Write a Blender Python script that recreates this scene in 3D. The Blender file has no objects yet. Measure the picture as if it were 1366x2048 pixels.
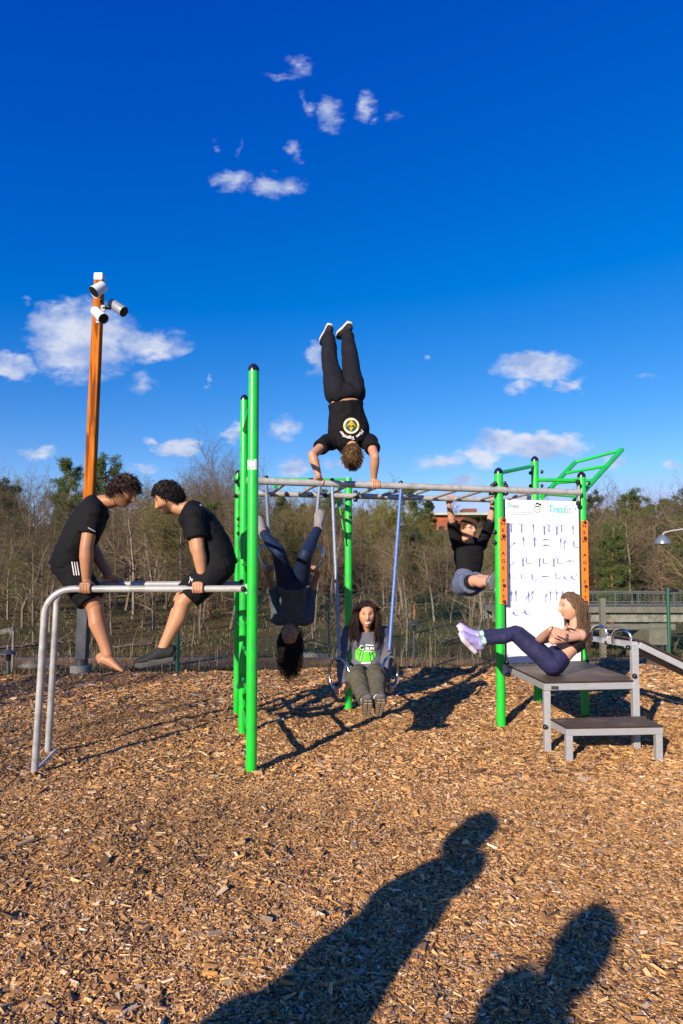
import bpy, bmesh, math, random
import numpy as np
from mathutils import Vector, Matrix, noise as mnoise
R = math.radians
SC = bpy.context.scene
COL = SC.collection
# ------------------------------------------------------------------ camera
F = 1250.0; CX = 683.0; CY = 1103.0; PITCH = R(2.4); CH = 1.4
cam = bpy.data.cameras.new('camera'); camo = bpy.data.objects.new('camera', cam); COL.objects.link(camo)
cam.sensor_fit = 'AUTO'; cam.sensor_width = 36; cam.lens = F * 36 / 2048; cam.shift_y = (CY - 1024) / 2048
cam.clip_start = 0.05; cam.clip_end = 3000
camo.location = (0, 0, CH); camo.rotation_euler = (R(90) + PITCH, 0, 0)
SC.camera = camo
def DIR(px, py):
    a = (px - CX) / F; b = -(py - CY) / F
    return Vector((a, math.cos(PITCH) - b * math.sin(PITCH), math.sin(PITCH) + b * math.cos(PITCH)))
def W(px, py, Y):
    d = DIR(px, py); t = Y / d.y
    return Vector((d.x * t, Y, CH + d.z * t))
def G(px, py, z=0.0):
    d = DIR(px, py); t = (z - CH) / d.z
    return Vector((d.x * t, d.y * t, z))
# ------------------------------------------------------------------ sun, exposure
AZ = R(31.0); EL = R(20.0)
sd = bpy.data.lights.new('sun', 'SUN'); sd.energy = 5.0; sd.angle = R(0.5); sd.color = (1.0, 0.87, 0.70)
so = bpy.data.objects.new('sun', sd); COL.objects.link(so)
so.rotation_euler = Vector((-math.sin(AZ)*math.cos(EL), -math.cos(AZ)*math.cos(EL), math.sin(EL))).to_track_quat('Z', 'Y').to_euler()
SC.view_settings.view_transform = 'Standard'; SC.view_settings.look = 'None'
SC.view_settings.exposure = 0.62; SC.view_settings.gamma = 1
# ------------------------------------------------------------------ world: sky + clouds
wd = bpy.data.worlds.new('World'); SC.world = wd; wd.use_nodes = True
nt = wd.node_tree; nt.nodes.clear(); N = nt.nodes; L = nt.links
def wn(t, **k):
    n = N.new(t)
    for a, b in k.items(): setattr(n, a, b)
    return n
def wm(op, a, b=None, c=None, clamp=False):
    n = wn('ShaderNodeMath', operation=op); n.use_clamp = clamp
    for i, v in enumerate((a, b, c)):
        if v is None: continue
        if isinstance(v, (int, float)): n.inputs[i].default_value = v
        else: L.new(v, n.inputs[i])
    return n.outputs[0]
sky = wn('ShaderNodeTexSky', sky_type='NISHITA'); sky.sun_disc = False
sky.sun_elevation = EL; sky.sun_rotation = R(211); sky.air_density = 1.0; sky.dust_density = 0.1; sky.ozone_density = 4.0; sky.altitude = 300
hs = wn('ShaderNodeHueSaturation'); hs.inputs['Saturation'].default_value = 1.28; hs.inputs['Value'].default_value = 1.0
# polarised-looking blue: a plain linear grade of the sky's three channels
L.new(sky.outputs[0], hs.inputs['Color'])
sc3 = wn('ShaderNodeSeparateColor'); L.new(hs.outputs[0], sc3.inputs[0]); cc3 = wn('ShaderNodeCombineColor')
for i_, (ga, gb) in enumerate(((2.2, -.45), (1.52, -.42), (1.12, 2.5))): L.new(wm('MINIMUM', wm('MAXIMUM', wm('MULTIPLY_ADD', sc3.outputs[i_], ga, gb), 0.0), (5.0, 6.5, 10.5)[i_]), cc3.inputs[i_])
tc = wn('ShaderNodeTexCoord'); sx = wn('ShaderNodeSeparateXYZ'); L.new(tc.outputs['Generated'], sx.inputs[0])
yy = wm('MAXIMUM', sx.outputs[1], 0.05)
u = wm('DIVIDE', sx.outputs[0], yy); v = wm('DIVIDE', sx.outputs[2], yy)
uv = wn('ShaderNodeCombineXYZ'); L.new(u, uv.inputs[0]); L.new(v, uv.inputs[1])
def wnoise(vec, scale, det=6, rough=0.6, dist=0):
    n = wn('ShaderNodeTexNoise'); n.inputs['Scale'].default_value = scale; n.inputs['Detail'].default_value = det
    n.inputs['Roughness'].default_value = rough; n.inputs['Distortion'].default_value = dist
    L.new(vec, n.inputs['Vector']); return n
mp = wn('ShaderNodeMapping'); mp.inputs['Scale'].default_value = (1, 1.7, 1); L.new(uv.outputs[0], mp.inputs[0])
nw = wnoise(mp.outputs[0], 22, 3, .55)
vs = wn('ShaderNodeVectorMath', operation='SUBTRACT'); L.new(nw.outputs['Color'], vs.inputs[0]); vs.inputs[1].default_value = (.5, .5, .5)
vm = wn('ShaderNodeVectorMath', operation='SCALE'); L.new(vs.outputs[0], vm.inputs[0]); vm.inputs['Scale'].default_value = 0.055
va = wn('ShaderNodeVectorMath', operation='ADD'); L.new(uv.outputs[0], va.inputs[0]); L.new(vm.outputs[0], va.inputs[1])
CL = [(165,680,135,92,1.1),(300,690,110,42,.85),(110,650,70,50,.9),(20,732,70,28,.9),(75,902,52,15,.6),(360,895,56,21,.95),(305,888,24,12,.7),
 (470,862,26,18,.7),(570,862,48,32,.62),(635,715,27,38,.75),(590,940,44,25,.75),(290,937,60,10,.5),(1075,733,105,36,1.05),(1135,770,40,14,.7),
 (1040,770,40,20,.6),(1060,888,150,34,1.15),(885,925,70,26,.75),(960,915,60,30,.9),(930,965,48,18,.7),(1235,930,38,20,.55),(1350,930,40,14,.6),
 (690,930,60,24,.5),(848,715,16,14,.5),(600,130,32,25,.62),(570,158,40,18,.4),(660,228,28,40,.75),(730,208,20,40,.72),(752,240,16,14,.5),(618,214,22,18,.55),
 (788,232,22,12,.4),(592,300,18,34,.5),(552,372,62,26,.8),(465,362,44,24,.68),(430,292,14,14,.35),(478,300,8,22,.3),(605,200,12,18,.35),(1290,760,30,10,.2),(285,765,40,28,.5),(50,606,20,12,.4),(418,762,12,14,.4)]
field = None
for (cx, cy, rx, ry, dn) in CL:
    if cy > 600: rx *= 1.0; ry *= 1.12; dn *= 1.1
    else: rx *= 1.3; ry *= 1.25; dn *= .84
    c = DIR(cx, cy); c = Vector((c.x / c.y, c.z / c.y, 0))
    a = wn('ShaderNodeVectorMath', operation='SUBTRACT'); L.new(va.outputs[0], a.inputs[0]); a.inputs[1].default_value = c
    b = wn('ShaderNodeVectorMath', operation='MULTIPLY'); L.new(a.outputs[0], b.inputs[0]); b.inputs[1].default_value = (F / rx, F / ry, 0)
    l = wn('ShaderNodeVectorMath', operation='LENGTH'); L.new(b.outputs[0], l.inputs[0])
    o = wm('MULTIPLY_ADD', l.outputs['Value'], -dn, dn)
    field = o if field is None else wm('MAXIMUM', field, o)
field = wm('MAXIMUM', field, 0.0)
nf = wnoise(mp.outputs[0], 30, 7, .66)
s1 = wm('MULTIPLY_ADD', nf.outputs['Fac'], 1.7, -0.93)
f2 = wm('ADD', s1, wm('MULTIPLY', field, 2.0))
mr = wn('ShaderNodeMapRange', interpolation_type='SMOOTHSTEP'); L.new(f2, mr.inputs['Value'])
mr.inputs['From Min'].default_value = 0.05; mr.inputs['From Max'].default_value = 1.35
gate = wm('MULTIPLY', field, 6.0, clamp=True)
mask = wm('MULTIPLY', mr.outputs[0], gate, clamp=True)
mask = wm('MULTIPLY', mask, 0.88)
ns = wnoise(mp.outputs[0], 14, 4, .6)
crm = wn('ShaderNodeValToRGB'); L.new(ns.outputs['Fac'], crm.inputs[0])
crm.color_ramp.elements[0].position = .38; crm.color_ramp.elements[0].color = (3.6, 4.7, 7.6, 1)
crm.color_ramp.elements[1].position = .62; crm.color_ramp.elements[1].color = (7.6, 7.9, 8.9, 1)
mix = wn('ShaderNodeMix', data_type='RGBA'); L.new(mask, mix.inputs[0]); L.new(cc3.outputs[0], mix.inputs[6]); L.new(crm.outputs[0], mix.inputs[7])
bg = wn('ShaderNodeBackground'); bg.inputs['Strength'].default_value = 0.067; L.new(mix.outputs[2], bg.inputs[0])
wo = wn('ShaderNodeOutputWorld'); L.new(bg.outputs[0], wo.inputs[0])
# ------------------------------------------------------------------ helpers
def tag(o, label=None, cat=None, group=None, kind=None):
    if label: o['label'] = label
    if cat: o['category'] = cat
    if group: o['group'] = group
    if kind: o['kind'] = kind
    return o
def empty(name, loc, label, cat, group=None, rz=0):
    o = bpy.data.objects.new(name, None); COL.objects.link(o); o.location = loc; o.rotation_euler = (0, 0, rz)
    o.empty_display_size = .1
    return tag(o, label, cat, group)
def link(name, me, mat=None, parent=None, smooth=False):
    """mesh given in world coordinates (parents here are unrotated Empties or meshes)"""
    o = bpy.data.objects.new(name, me); COL.objects.link(o)
    if mat is not None:
        me.materials.clear()
        for m_ in (mat if isinstance(mat, (list, tuple)) else [mat]): me.materials.append(m_)
    if smooth: me.shade_smooth()
    if parent is not None:
        o.parent = parent
        wl = Vector((0, 0, 0)); p = parent
        while p is not None: wl += Vector(p.location); p = p.parent
        o.location = -wl
    return o
def perp(d):
    d = Vector(d).normalized(); a = Vector((0, 0, 1)) if abs(d.z) < .9 else Vector((1, 0, 0))
    s = d.cross(a).normalized(); return s, s.cross(d).normalized()
class MB:
    def __init__(s): s.v = []; s.f = []
    def add(s, vs, fs):
        b = len(s.v); s.v += [tuple(x) for x in vs]; s.f += [tuple(i + b for i in f) for f in fs]
    def box(s, c, ax, ay, az):
        c = Vector(c); ax = Vector(ax); ay = Vector(ay); az = Vector(az)
        vs = [c + ax*i + ay*j + az*k for k in (-1, 1) for j in (-1, 1) for i in (-1, 1)]
        s.add(vs, [(0,2,3,1),(4,5,7,6),(0,1,5,4),(2,6,7,3),(0,4,6,2),(1,3,7,5)])
    def bar(s, a, b, w, h, up=(0, 0, 1)):
        a = Vector(a); b = Vector(b); d = (b - a); L_ = d.length; d.normalize()
        sd_ = d.cross(Vector(up)).normalized(); u_ = sd_.cross(d).normalized()
        s.box((a + b) / 2, d * L_ / 2, sd_ * w / 2, u_ * h / 2)
    def ring(s, c, A, B, n):
        b = len(s.v)
        for i in range(n):
            t = 2 * math.pi * i / n; s.v.append(tuple(c + A * math.cos(t) + B * math.sin(t)))
        return b
    def tube(s, pts, rad, n=12, side=None, cap=True, dome=0.0):
        """rad: list of r or (ra, rb); side: optional vector(s) for the ra axis"""
        pts = [Vector(p) for p in pts]
        if isinstance(rad, (int, float)): rad = [rad] * len(pts)
        rs = [(r, r) if isinstance(r, (int, float)) else r for r in rad]
        m = len(pts); last = None; first = None; A = None
        for i in range(m):
            d = (pts[min(i+1, m-1)] - pts[max(i-1, 0)])
            if d.length < 1e-9: d = Vector((0, 0, 1))
            d.normalize()
            if side is not None:
                sv = side[i] if isinstance(side, list) else side
                A = (Vector(sv) - d * Vector(sv).dot(d)).normalized()
            elif A is None: A = perp(d)[0]
            else:
                A = (A - d * A.dot(d)).normalized()
            B = d.cross(A).normalized()
            b = s.ring(pts[i], A * rs[i][0], B * rs[i][1], n)
            if last is not None:
                for k in range(n): s.f.append((last + k, last + (k+1) % n, b + (k+1) % n, b + k))
            else: first = b
            last = b
        if cap:
            s.f.append(tuple(first + k for k in reversed(range(n)))); s.f.append(tuple(last + k for k in range(n)))
    def capsule(s, a, b, ra, rb, n=12, side=None, flat=1.0):
        """tapered capsule with rounded ends"""
        a = Vector(a); b = Vector(b); d = (b - a).normalized()
        P = []; Q = []
        for t in (-.95, -.7, -.35): P.append(a + d * ra * t); Q.append(ra * math.sqrt(1 - t*t))
        P.append(a); Q.append(ra); P.append(b); Q.append(rb)
        for t in (.35, .7, .95): P.append(b + d * rb * t); Q.append(rb * math.sqrt(1 - t*t))
        s.tube(P, [(q, q * flat) for q in Q], n, side)
    def ellip(s, c, A, B, C, nu=16, nv=10):
        c = Vector(c); A = Vector(A); B = Vector(B); C = Vector(C); b0 = len(s.v)
        vs = [c - C]; 
        for j in range(1, nv):
            ph = -math.pi/2 + math.pi * j / nv
            for i in range(nu):
                t = 2*math.pi*i/nu; vs.append(c + (A*math.cos(t) + B*math.sin(t))*math.cos(ph) + C*math.sin(ph))
        vs.append(c + C); fs = []
        for i in range(nu): fs.append((0, 1 + (i+1) % nu, 1 + i))
        for j in range(nv-2):
            for i in range(nu):
                a_ = 1 + j*nu + i; b_ = 1 + j*nu + (i+1) % nu; fs.append((a_, b_, b_+nu, a_+nu))
        e = len(vs)-1; o_ = 1 + (nv-2)*nu
        for i in range(nu): fs.append((o_+i, o_+(i+1) % nu, e))
        s.add(vs, fs)
    def sphere(s, c, r, nu=12, nv=8): s.ellip(c, (r,0,0), (0,r,0), (0,0,r), nu, nv)
    def torus(s, c, A, B, r, n=40, m=10, t0=0, t1=2*math.pi):
        c = Vector(c); A = Vector(A); B = Vector(B); full = abs(t1 - t0 - 2*math.pi) < 1e-6
        pts = [c + A*math.cos(t0+(t1-t0)*i/n) + B*math.sin(t0+(t1-t0)*i/n) for i in range(n+1)]
        if full: s.tube(pts[:-1] + [pts[0], pts[1]], r, m)
        else: s.tube(pts, r, m)
    def mesh(s, name):
        me = bpy.data.meshes.new(name); me.from_pydata(s.v, [], s.f); me.update(); return me
    def build(s, name, mat, parent=None, smooth=False, bevel=0.0):
        me = s.mesh(name); o = link(name, me, mat, parent, smooth)
        if bevel:
            bm = bmesh.new(); bm.from_mesh(me); bmesh.ops.bevel(bm, geom=list(bm.edges), offset=bevel, segments=2, affect='EDGES', clamp_overlap=True); bm.to_mesh(me); bm.free()
        if smooth:
            me.shade_smooth(); me.set_sharp_from_angle(angle=R(50))
        return o
def npmesh(name, V, Fq, k=4):
    me = bpy.data.meshes.new(name); V = np.asarray(V, dtype=np.float32); Fq = np.asarray(Fq, dtype=np.int32)
    me.vertices.add(len(V)); me.vertices.foreach_set('co', V.ravel())
    me.loops.add(Fq.size); me.loops.foreach_set('vertex_index', Fq.ravel())
    me.polygons.add(len(Fq)); me.polygons.foreach_set('loop_start', np.arange(0, Fq.size, k, dtype=np.int32))
    me.update(calc_edges=True); me.validate(); me.shade_flat(); return me
def vcol(me, cols, name='Col'):
    a = me.color_attributes.new(name, 'FLOAT_COLOR', 'POINT')
    c = np.ones((len(me.vertices), 4), dtype=np.float32); c[:, :3] = cols; a.data.foreach_set('color', c.ravel())
# ------------------------------------------------------------------ materials
def mat(name, col, rough=.6, metal=0.0, var=0.0, vscale=8.0, bump=0.0, bscale=60.0, attr=None, spec=.5, coat=0.0, stretch=None, dark=None, dscale=3.0, sss=0.0, trans=0.0):
    m = bpy.data.materials.new(name); m.use_nodes = True; t = m.node_tree; b = t.nodes['Principled BSDF']
    b.inputs['Roughness'].default_value = rough; b.inputs['Metallic'].default_value = metal
    b.inputs['Specular IOR Level'].default_value = spec; b.inputs['Coat Weight'].default_value = coat
    b.inputs['Base Color'].default_value = (*col, 1)
    if sss: b.inputs['Subsurface Weight'].default_value = sss; b.inputs['Subsurface Radius'].default_value = (.012, .005, .003); b.inputs['Subsurface Scale'].default_value = 1
    co = t.nodes.new('ShaderNodeTexCoord'); vec = co.outputs['Object']
    if stretch:
        q = t.nodes.new('ShaderNodeMapping'); q.inputs['Scale'].default_value = stretch; t.links.new(vec, q.inputs[0]); vec = q.outputs[0]
    src = None
    if attr:
        a = t.nodes.new('ShaderNodeVertexColor'); a.layer_name = attr; src = a.outputs[0]; t.links.new(src, b.inputs['Base Color'])
    def nz(sc, det=5):
        n = t.nodes.new('ShaderNodeTexNoise'); n.inputs['Scale'].default_value = sc; n.inputs['Detail'].default_value = det; t.links.new(vec, n.inputs['Vector']); return n.outputs['Fac']
    if var:
        r = t.nodes.new('ShaderNodeMapRange'); t.links.new(nz(vscale), r.inputs[0]); r.inputs[1].default_value = .3; r.inputs[2].default_value = .7
        r.inputs[3].default_value = 1 - var; r.inputs[4].default_value = 1 + var
        x = t.nodes.new('ShaderNodeVectorMath'); x.operation = 'SCALE'; x.inputs[0].default_value = col
        if src: t.links.new(src, x.inputs[0])
        t.links.new(r.outputs[0], x.inputs['Scale']); src = x.outputs[0]; t.links.new(src, b.inputs['Base Color'])
    if dark is not None:
        r = t.nodes.new('ShaderNodeMapRange'); t.links.new(nz(dscale, 7), r.inputs[0]); r.inputs[1].default_value = .5; r.inputs[2].default_value = .62
        x = t.nodes.new('ShaderNodeMix'); x.data_type = 'RGBA'; t.links.new(r.outputs[0], x.inputs[0]); x.inputs[6].default_value = (*col, 1); x.inputs[7].default_value = (*dark, 1)
        if src: t.links.new(src, x.inputs[6])
        src = x.outputs[2]; t.links.new(src, b.inputs['Base Color'])
    if bump:
        n = nz(bscale); q = t.nodes.new('ShaderNodeBump'); q.inputs['Strength'].default_value = bump; q.inputs['Distance'].default_value = .01
        t.links.new(n, q.inputs['Height']); t.links.new(q.outputs[0], b.inputs['Normal'])
    if trans:
        tr = t.nodes.new('ShaderNodeBsdfTranslucent'); ms = t.nodes.new('ShaderNodeMixShader'); ms.inputs[0].default_value = trans
        if src: t.links.new(src, tr.inputs[0])
        else: tr.inputs[0].default_value = (*col, 1)
        t.links.new(b.outputs[0], ms.inputs[1]); t.links.new(tr.outputs[0], ms.inputs[2]); t.links.new(ms.outputs[0], t.nodes['Material Output'].inputs[0])
    return m
M = {}
M['green'] = mat('green_paint', (.012, .50, .035), .32, var=.07, vscale=5, coat=.3, bump=.03, bscale=200, dark=(.02, .40, .05), dscale=9)
M['grey'] = mat('grey_paint', (.42, .41, .40), .38, metal=.15, var=.1, vscale=12, bump=.03, bscale=300, dark=(.33, .32, .30), dscale=14)
M['black'] = mat('black_plastic', (.012, .012, .014), .35, bump=.05)
M['blackcap'] = mat('black_cap_plastic', (.01, .01, .02), .25)
M['steel'] = mat('steel', (.55, .55, .56), .18, metal=1.0, bump=.03)
M['alu'] = mat('brushed_aluminium', (.46, .46, .47), .42, metal=.45, var=.12, vscale=20, bump=.04, bscale=150, stretch=(1, 1, 6))
M['deck'] = mat('brown_phenolic_deck', (.10, .072, .052), .6, var=.22, vscale=7, bump=.25, bscale=180, dark=(.17, .13, .10), dscale=5)
M['deckedge'] = mat('brown_deck_edge', (.04, .018, .01), .6, var=.2)
M['orange'] = mat('orange_plate', (.85, .17, .008), .45, var=.05)
M['sign'] = mat('white_sign_print', (.80, .80, .81), .35, var=.02, vscale=3)
M['ink'] = mat('black_ink', (.01, .01, .01), .5)
M['blueink'] = mat('blue_ink', (.15, .18, .44), .5, var=.12, vscale=40)
M['teal'] = mat('teal_ink', (.13, .55, .52), .5)
M['paleteal'] = mat('pale_teal_ink', (.50, .74, .74), .5)
M['greyink'] = mat('grey_ink', (.50, .51, .54), .5)
M['midink'] = mat('mid_grey_ink', (.25, .27, .32), .5)
M['redink'] = mat('red_ink', (.6, .08, .07), .5)
M['concrete'] = mat('concrete', (.22, .21, .18), .9, var=.25, vscale=9, bump=.5, bscale=60, dark=(.12, .12, .10))
M['wood'] = mat('varnished_wood', (.46, .125, .004), .75, spec=.15, var=.35, vscale=5, stretch=(9, 9, .7), bump=.12, bscale=20, dark=(.16, .04, .004), dscale=2.2)
M['darksteel'] = mat('dark_galvanised_steel', (.085, .09, .10), .5, metal=.5, var=.15, bump=.05)
M['lampwhite'] = mat('light_grey_lamp_paint', (.62, .63, .64), .35, var=.04)
M['lampdark'] = mat('dark_lamp_glass', (.015, .017, .02), .15)
M['strap'] = mat('blue_grey_strap', (.22, .26, .35), .5, metal=.2, var=.22, vscale=60, bump=.3, bscale=120)
M['strapblue'] = mat('blue_strap_sleeve', (.075, .16, .42), .4, var=.3, vscale=90, bump=.3, bscale=120)
M['brick'] = mat('red_brick', (.36, .085, .035), .9, var=.22, vscale=2)
M['brickd'] = mat('dark_brick', (.16, .06, .04), .9, var=.2)
M['white'] = mat('white_print', (.78, .78, .78), .7)
M['dgreen'] = mat('dark_green_metal', (.01, .085, .05), .5)
# ================================================================== GROUND AND TERRAIN
rng = np.random.default_rng(7); random.seed(7)
def nse(x, y, z=0.0): return mnoise.noise(Vector((x, y, z)))
def gz(x, y):
    z = .035 * nse(x*.7, y*.7, 3) + .022 * nse(x*2.1, y*2.1, 9) + .020 * nse(x*5.3, y*5.3, 5) + .009 * nse(x*12, y*12, 7)
    z -= .07 * math.exp(-((x - 1.6)**2 + (y - 6.2)**2) / .5)
    for (qx, qy) in PST:
        d2 = (x - qx)**2 + (y - qy)**2
        if d2 < .25: z += .022 * math.exp(-d2 / .012) - .018 * math.exp(-d2 / .05)
    e = edge(x) - y
    if e < .9: z -= .10 * (1 - max(e, 0) / .9) ** 2 - .05 * math.exp(-((e-.7)/.35)**2)
    return z
PST = [(-.655, 4.6), (-.894, 5.7), (-1.095, 6.6), (.075, 6.75), (1.58, 6.25), (2.51, 6.5), (-2.2, 4.55), (-2.29, 5.0)]
def edge(x): return 9.9 + .12 * x + .35 * nse(x*.5, 1.7) + .12 * nse(x*2.0, 4.1)
def lerp(y, P):
    for (a, za), (b, zb) in zip(P, P[1:]):
        if y <= b:
            t = max(0, (y - a) / (b - a)); return za + (zb - za) * t
    return P[-1][1]
def T(x, y):
    z = lerp(y, [(-50, -.1), (10.5, -.14), (14, -.36), (20, -.34), (30, -.12), (45, .6), (70, 3.6), (110, 9.5), (150, 14), (260, 17), (700, 18)])
    if y > 11.5: z += .16 * nse(x*.25, y*.25, 2) * min(1, (y - 11.5) / 4) + .6 * nse(x*.05, y*.05, 8) * min(1, max(0, (y - 30) / 30))
    if x > 4 and y > 12: z -= .45 * min(1, (x - 4) / 4) * min(1, (y - 12) / 2) * (1 if y < 22 else max(0, 1 - (y - 22) / 12))
    return z
def grid(name, xs, ys, fn):
    V = [(x, y, fn(x, y)) for y in ys for x in xs]; n = len(xs)
    Fq = [(j*n+i, j*n+i+1, (j+1)*n+i+1, (j+1)*n+i) for j in range(len(ys)-1) for i in range(n-1)]
    return npmesh(name, V, Fq)
# wood-chip sheet
def shade_ramp(t, src, stops):
    r = t.nodes.new('ShaderNodeValToRGB'); t.links.new(src, r.inputs[0]); e = r.color_ramp.elements
    while len(e) < len(stops): e.new(.5)
    for i, (p, c) in enumerate(stops): e[i].position = p; e[i].color = (*c, 1)
    return r.outputs[0]
mm = bpy.data.materials.new('wood_chip_soil'); mm.use_nodes = True; t = mm.node_tree; b = t.nodes['Principled BSDF']; b.inputs['Roughness'].default_value = .9
b.inputs['Specular IOR Level'].default_value = .15
co = t.nodes.new('ShaderNodeTexCoord'); vo = t.nodes.new('ShaderNodeTexVoronoi'); vo.inputs['Scale'].default_value = 55; t.links.new(co.outputs['Object'], vo.inputs['Vector'])
sp = t.nodes.new('ShaderNodeSeparateColor'); t.links.new(vo.outputs['Color'], sp.inputs[0])
c = shade_ramp(t, sp.outputs[0], [(0, (.08, .044, .022)), (.35, (.17, .096, .045)), (.7, (.34, .195, .09)), (1, (.48, .30, .15))]); t.links.new(c, b.inputs['Base Color'])
bp = t.nodes.new('ShaderNodeBump'); bp.inputs['Strength'].default_value = .9; bp.inputs['Distance'].default_value = .012; t.links.new(sp.outputs[1], bp.inputs['Height']); t.links.new(bp.outputs[0], b.inputs['Normal'])
xs = np.concatenate([np.arange(-14, -5, .3), np.arange(-5, 6, .05), np.arange(6, 16, .3)])
ys = np.concatenate([np.arange(-6, 1, .3), np.arange(1, 7, .05), np.arange(7, 12.4, .1)])
gm = grid('wood_chip_ground', xs, ys, lambda x, y: gz(x, y) if y < edge(x) else -.16)
g0 = link('wood_chip_ground', gm, mm, smooth=True); g0['kind'] = 'structure'
# loose chips: one countless mass
CHV = []; CHF = []; CHC = []
pal = np.array([(.50,.265,.085), (.58,.355,.15), (.38,.20,.065), (.26,.135,.055), (.14,.075,.035), (.32,.235,.155), (.66,.50,.32), (.08,.045,.025)]) * np.array([1.06, 1.03, 1.06])
pp_ = np.array([.25, .17, .18, .13, .09, .08, .05, .05])
_gzx = np.arange(-13, 15, .05); _gzy = np.arange(0.5, 12, .05)
GZT = np.array([[gz(x, y) if y < edge(x) + .1 else -.15 for x in _gzx] for y in _gzy]); EDT = np.array([edge(x) for x in _gzx])
def gzv(x, y):
    i = np.clip((x - _gzx[0]) / .05, 0, len(_gzx) - 1.001); j = np.clip((y - _gzy[0]) / .05, 0, len(_gzy) - 1.001)
    a = i.astype(int); b = j.astype(int); fi = i - a; fj = j - b
    return GZT[b, a]*(1-fi)*(1-fj) + GZT[b, a+1]*fi*(1-fj) + GZT[b+1, a]*(1-fi)*fj + GZT[b+1, a+1]*fi*fj
def chips(y0, y1, dens, size, big=0.0):
    wmax = .72 * y1 + 1.1; n = int(dens * (y1 - y0) * 2 * wmax)
    x = rng.uniform(-wmax, wmax, n); y = rng.uniform(y0, y1, n); k = np.abs(x) < .72 * y + 1.1; x = x[k]; y = y[k]
    k = y < np.interp(x, _gzx, EDT) - .02 + rng.normal(0, .1, len(x)); x = x[k]; y = y[k]; n = len(x)
    ln = size * rng.lognormal(0, .5, n) * .5; ln = np.minimum(ln, size*1.6); wd_ = ln * rng.uniform(.22, .62, n); th = np.maximum(.0012, wd_ * rng.uniform(.12, .35, n))
    az = rng.uniform(0, 2*np.pi, n); ti = rng.normal(0, .21, n); ro = rng.normal(0, .36, n)
    ax = np.stack([np.cos(az)*np.cos(ti), np.sin(az)*np.cos(ti), np.sin(ti)], 1)
    s0 = np.stack([-np.sin(az), np.cos(az), np.zeros(n)], 1); up = np.cross(ax, s0)
    s_ = s0*np.cos(ro)[:, None] + up*np.sin(ro)[:, None]; u_ = np.cross(ax, s_)
    z = gzv(x, y) + rng.uniform(.000, .012, n) * (size/.03) * .6 + th + np.abs(np.sin(ro))*wd_*.5
    c = np.stack([x, y, z], 1)
    V = np.zeros((n, 8, 3)); q = 0
    tp = rng.uniform(.35, 1, (n, 2))
    for kz in (-1, 1):
        for (i, j) in ((-1, -1), (1, -1), (1, 1), (-1, 1)):
            tw = tp[:, 0] if i > 0 else tp[:, 1]
            sk = rng.uniform(.75, 1.15, n)
            V[:, q] = c + ax*(ln*i*sk)[:, None] + s_*(wd_*j*tw)[:, None] + u_*(th*kz)[:, None]; q += 1
    Fb = np.array([(4,5,6,7), (0,1,5,4), (1,2,6,5), (2,3,7,6), (3,0,4,7)])
    b0 = sum(len(a) for a in CHV)
    CHF.append((np.arange(n)[:, None, None]*8 + Fb[None] + b0).reshape(-1, 4)); CHV.append(V.reshape(-1, 3))
    # patches where older grey chips or fresh tan ones lie together
    pk = np.array([mnoise.noise(Vector((a*.55, b_*.55, 6))) for a, b_ in zip(x[::1], y[::1])])
    idx = rng.choice(len(pal), n, p=pp_); cc = pal[idx] * rng.uniform(.72, 1.22, n)[:, None]
    cc = cc * (1 + .35*pk)[:, None]
    CHC.append(np.repeat(cc, 8, 0))
chips(1.1, 2.9, 19000, .0108); chips(1.1, 3.6, 1100, .0185); chips(2.9, 4.4, 10500, .0125); chips(4.4, 6.8, 4200, .019); chips(6.8, 11.6, 1500, .028)
chips(1.1, 6.0, 34, .028); chips(3.6, 9.0, 60, .028)
cme = npmesh('loose_wood_chips', np.concatenate(CHV), np.concatenate(CHF)); vcol(cme, np.concatenate(CHC))
cm = mat('loose_wood_chip', (1, 1, 1), .75, attr='Col', var=.25, vscale=120, spec=.25)
co_ = link('loose_wood_chips', cme, cm); co_['kind'] = 'stuff'; co_['label'] = 'loose tan and brown wood chips covering the playground'
# terrain
tm = bpy.data.materials.new('woodland_floor'); tm.use_nodes = True; t = tm.node_tree; b = t.nodes['Principled BSDF']; b.inputs['Roughness'].default_value = .95; b.inputs['Specular IOR Level'].default_value = .1
co = t.nodes.new('ShaderNodeTexCoord')
def tn(sc, det=6, ro=.6):
    n = t.nodes.new('ShaderNodeTexNoise'); n.inputs['Scale'].default_value = sc; n.inputs['Detail'].default_value = det; n.inputs['Roughness'].default_value = ro; t.links.new(co.outputs['Object'], n.inputs['Vector']); return n.outputs['Fac']
a1 = shade_ramp(t, tn(6, 9, .75), [(.3, (.035, .024, .012)), (.48, (.10, .068, .032)), (.62, (.20, .145, .072)), (.75, (.30, .24, .14))])
a2 = shade_ramp(t, tn(9, 9, .75), [(.3, (.018, .028, .006)), (.55, (.085, .10, .025)), (.75, (.16, .17, .05))])
f1 = shade_ramp(t, tn(.45, 8, .68), [(.46, (0, 0, 0)), (.62, (1, 1, 1))])
mx = t.nodes.new('ShaderNodeMix'); mx.data_type = 'RGBA'; t.links.new(f1, mx.inputs[0]); t.links.new(a1, mx.inputs[6]); t.links.new(a2, mx.inputs[7]); t.links.new(mx.outputs[2], b.inputs['Base Color'])
bp = t.nodes.new('ShaderNodeBump'); bp.inputs['Strength'].default_value = 1; bp.inputs['Distance'].default_value = .12; t.links.new(tn(5, 9, .8), bp.inputs['Height']); t.links.new(bp.outputs[0], b.inputs['Normal'])
xs = np.concatenate([np.linspace(-600, -70, 14), np.arange(-66, 70, 1.0), np.linspace(75, 600, 14)])
ys = np.concatenate([np.linspace(-200, 2, 8), np.arange(4, 40, .5), np.arange(40, 160, 2.0), np.linspace(165, 700, 12)])
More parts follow.
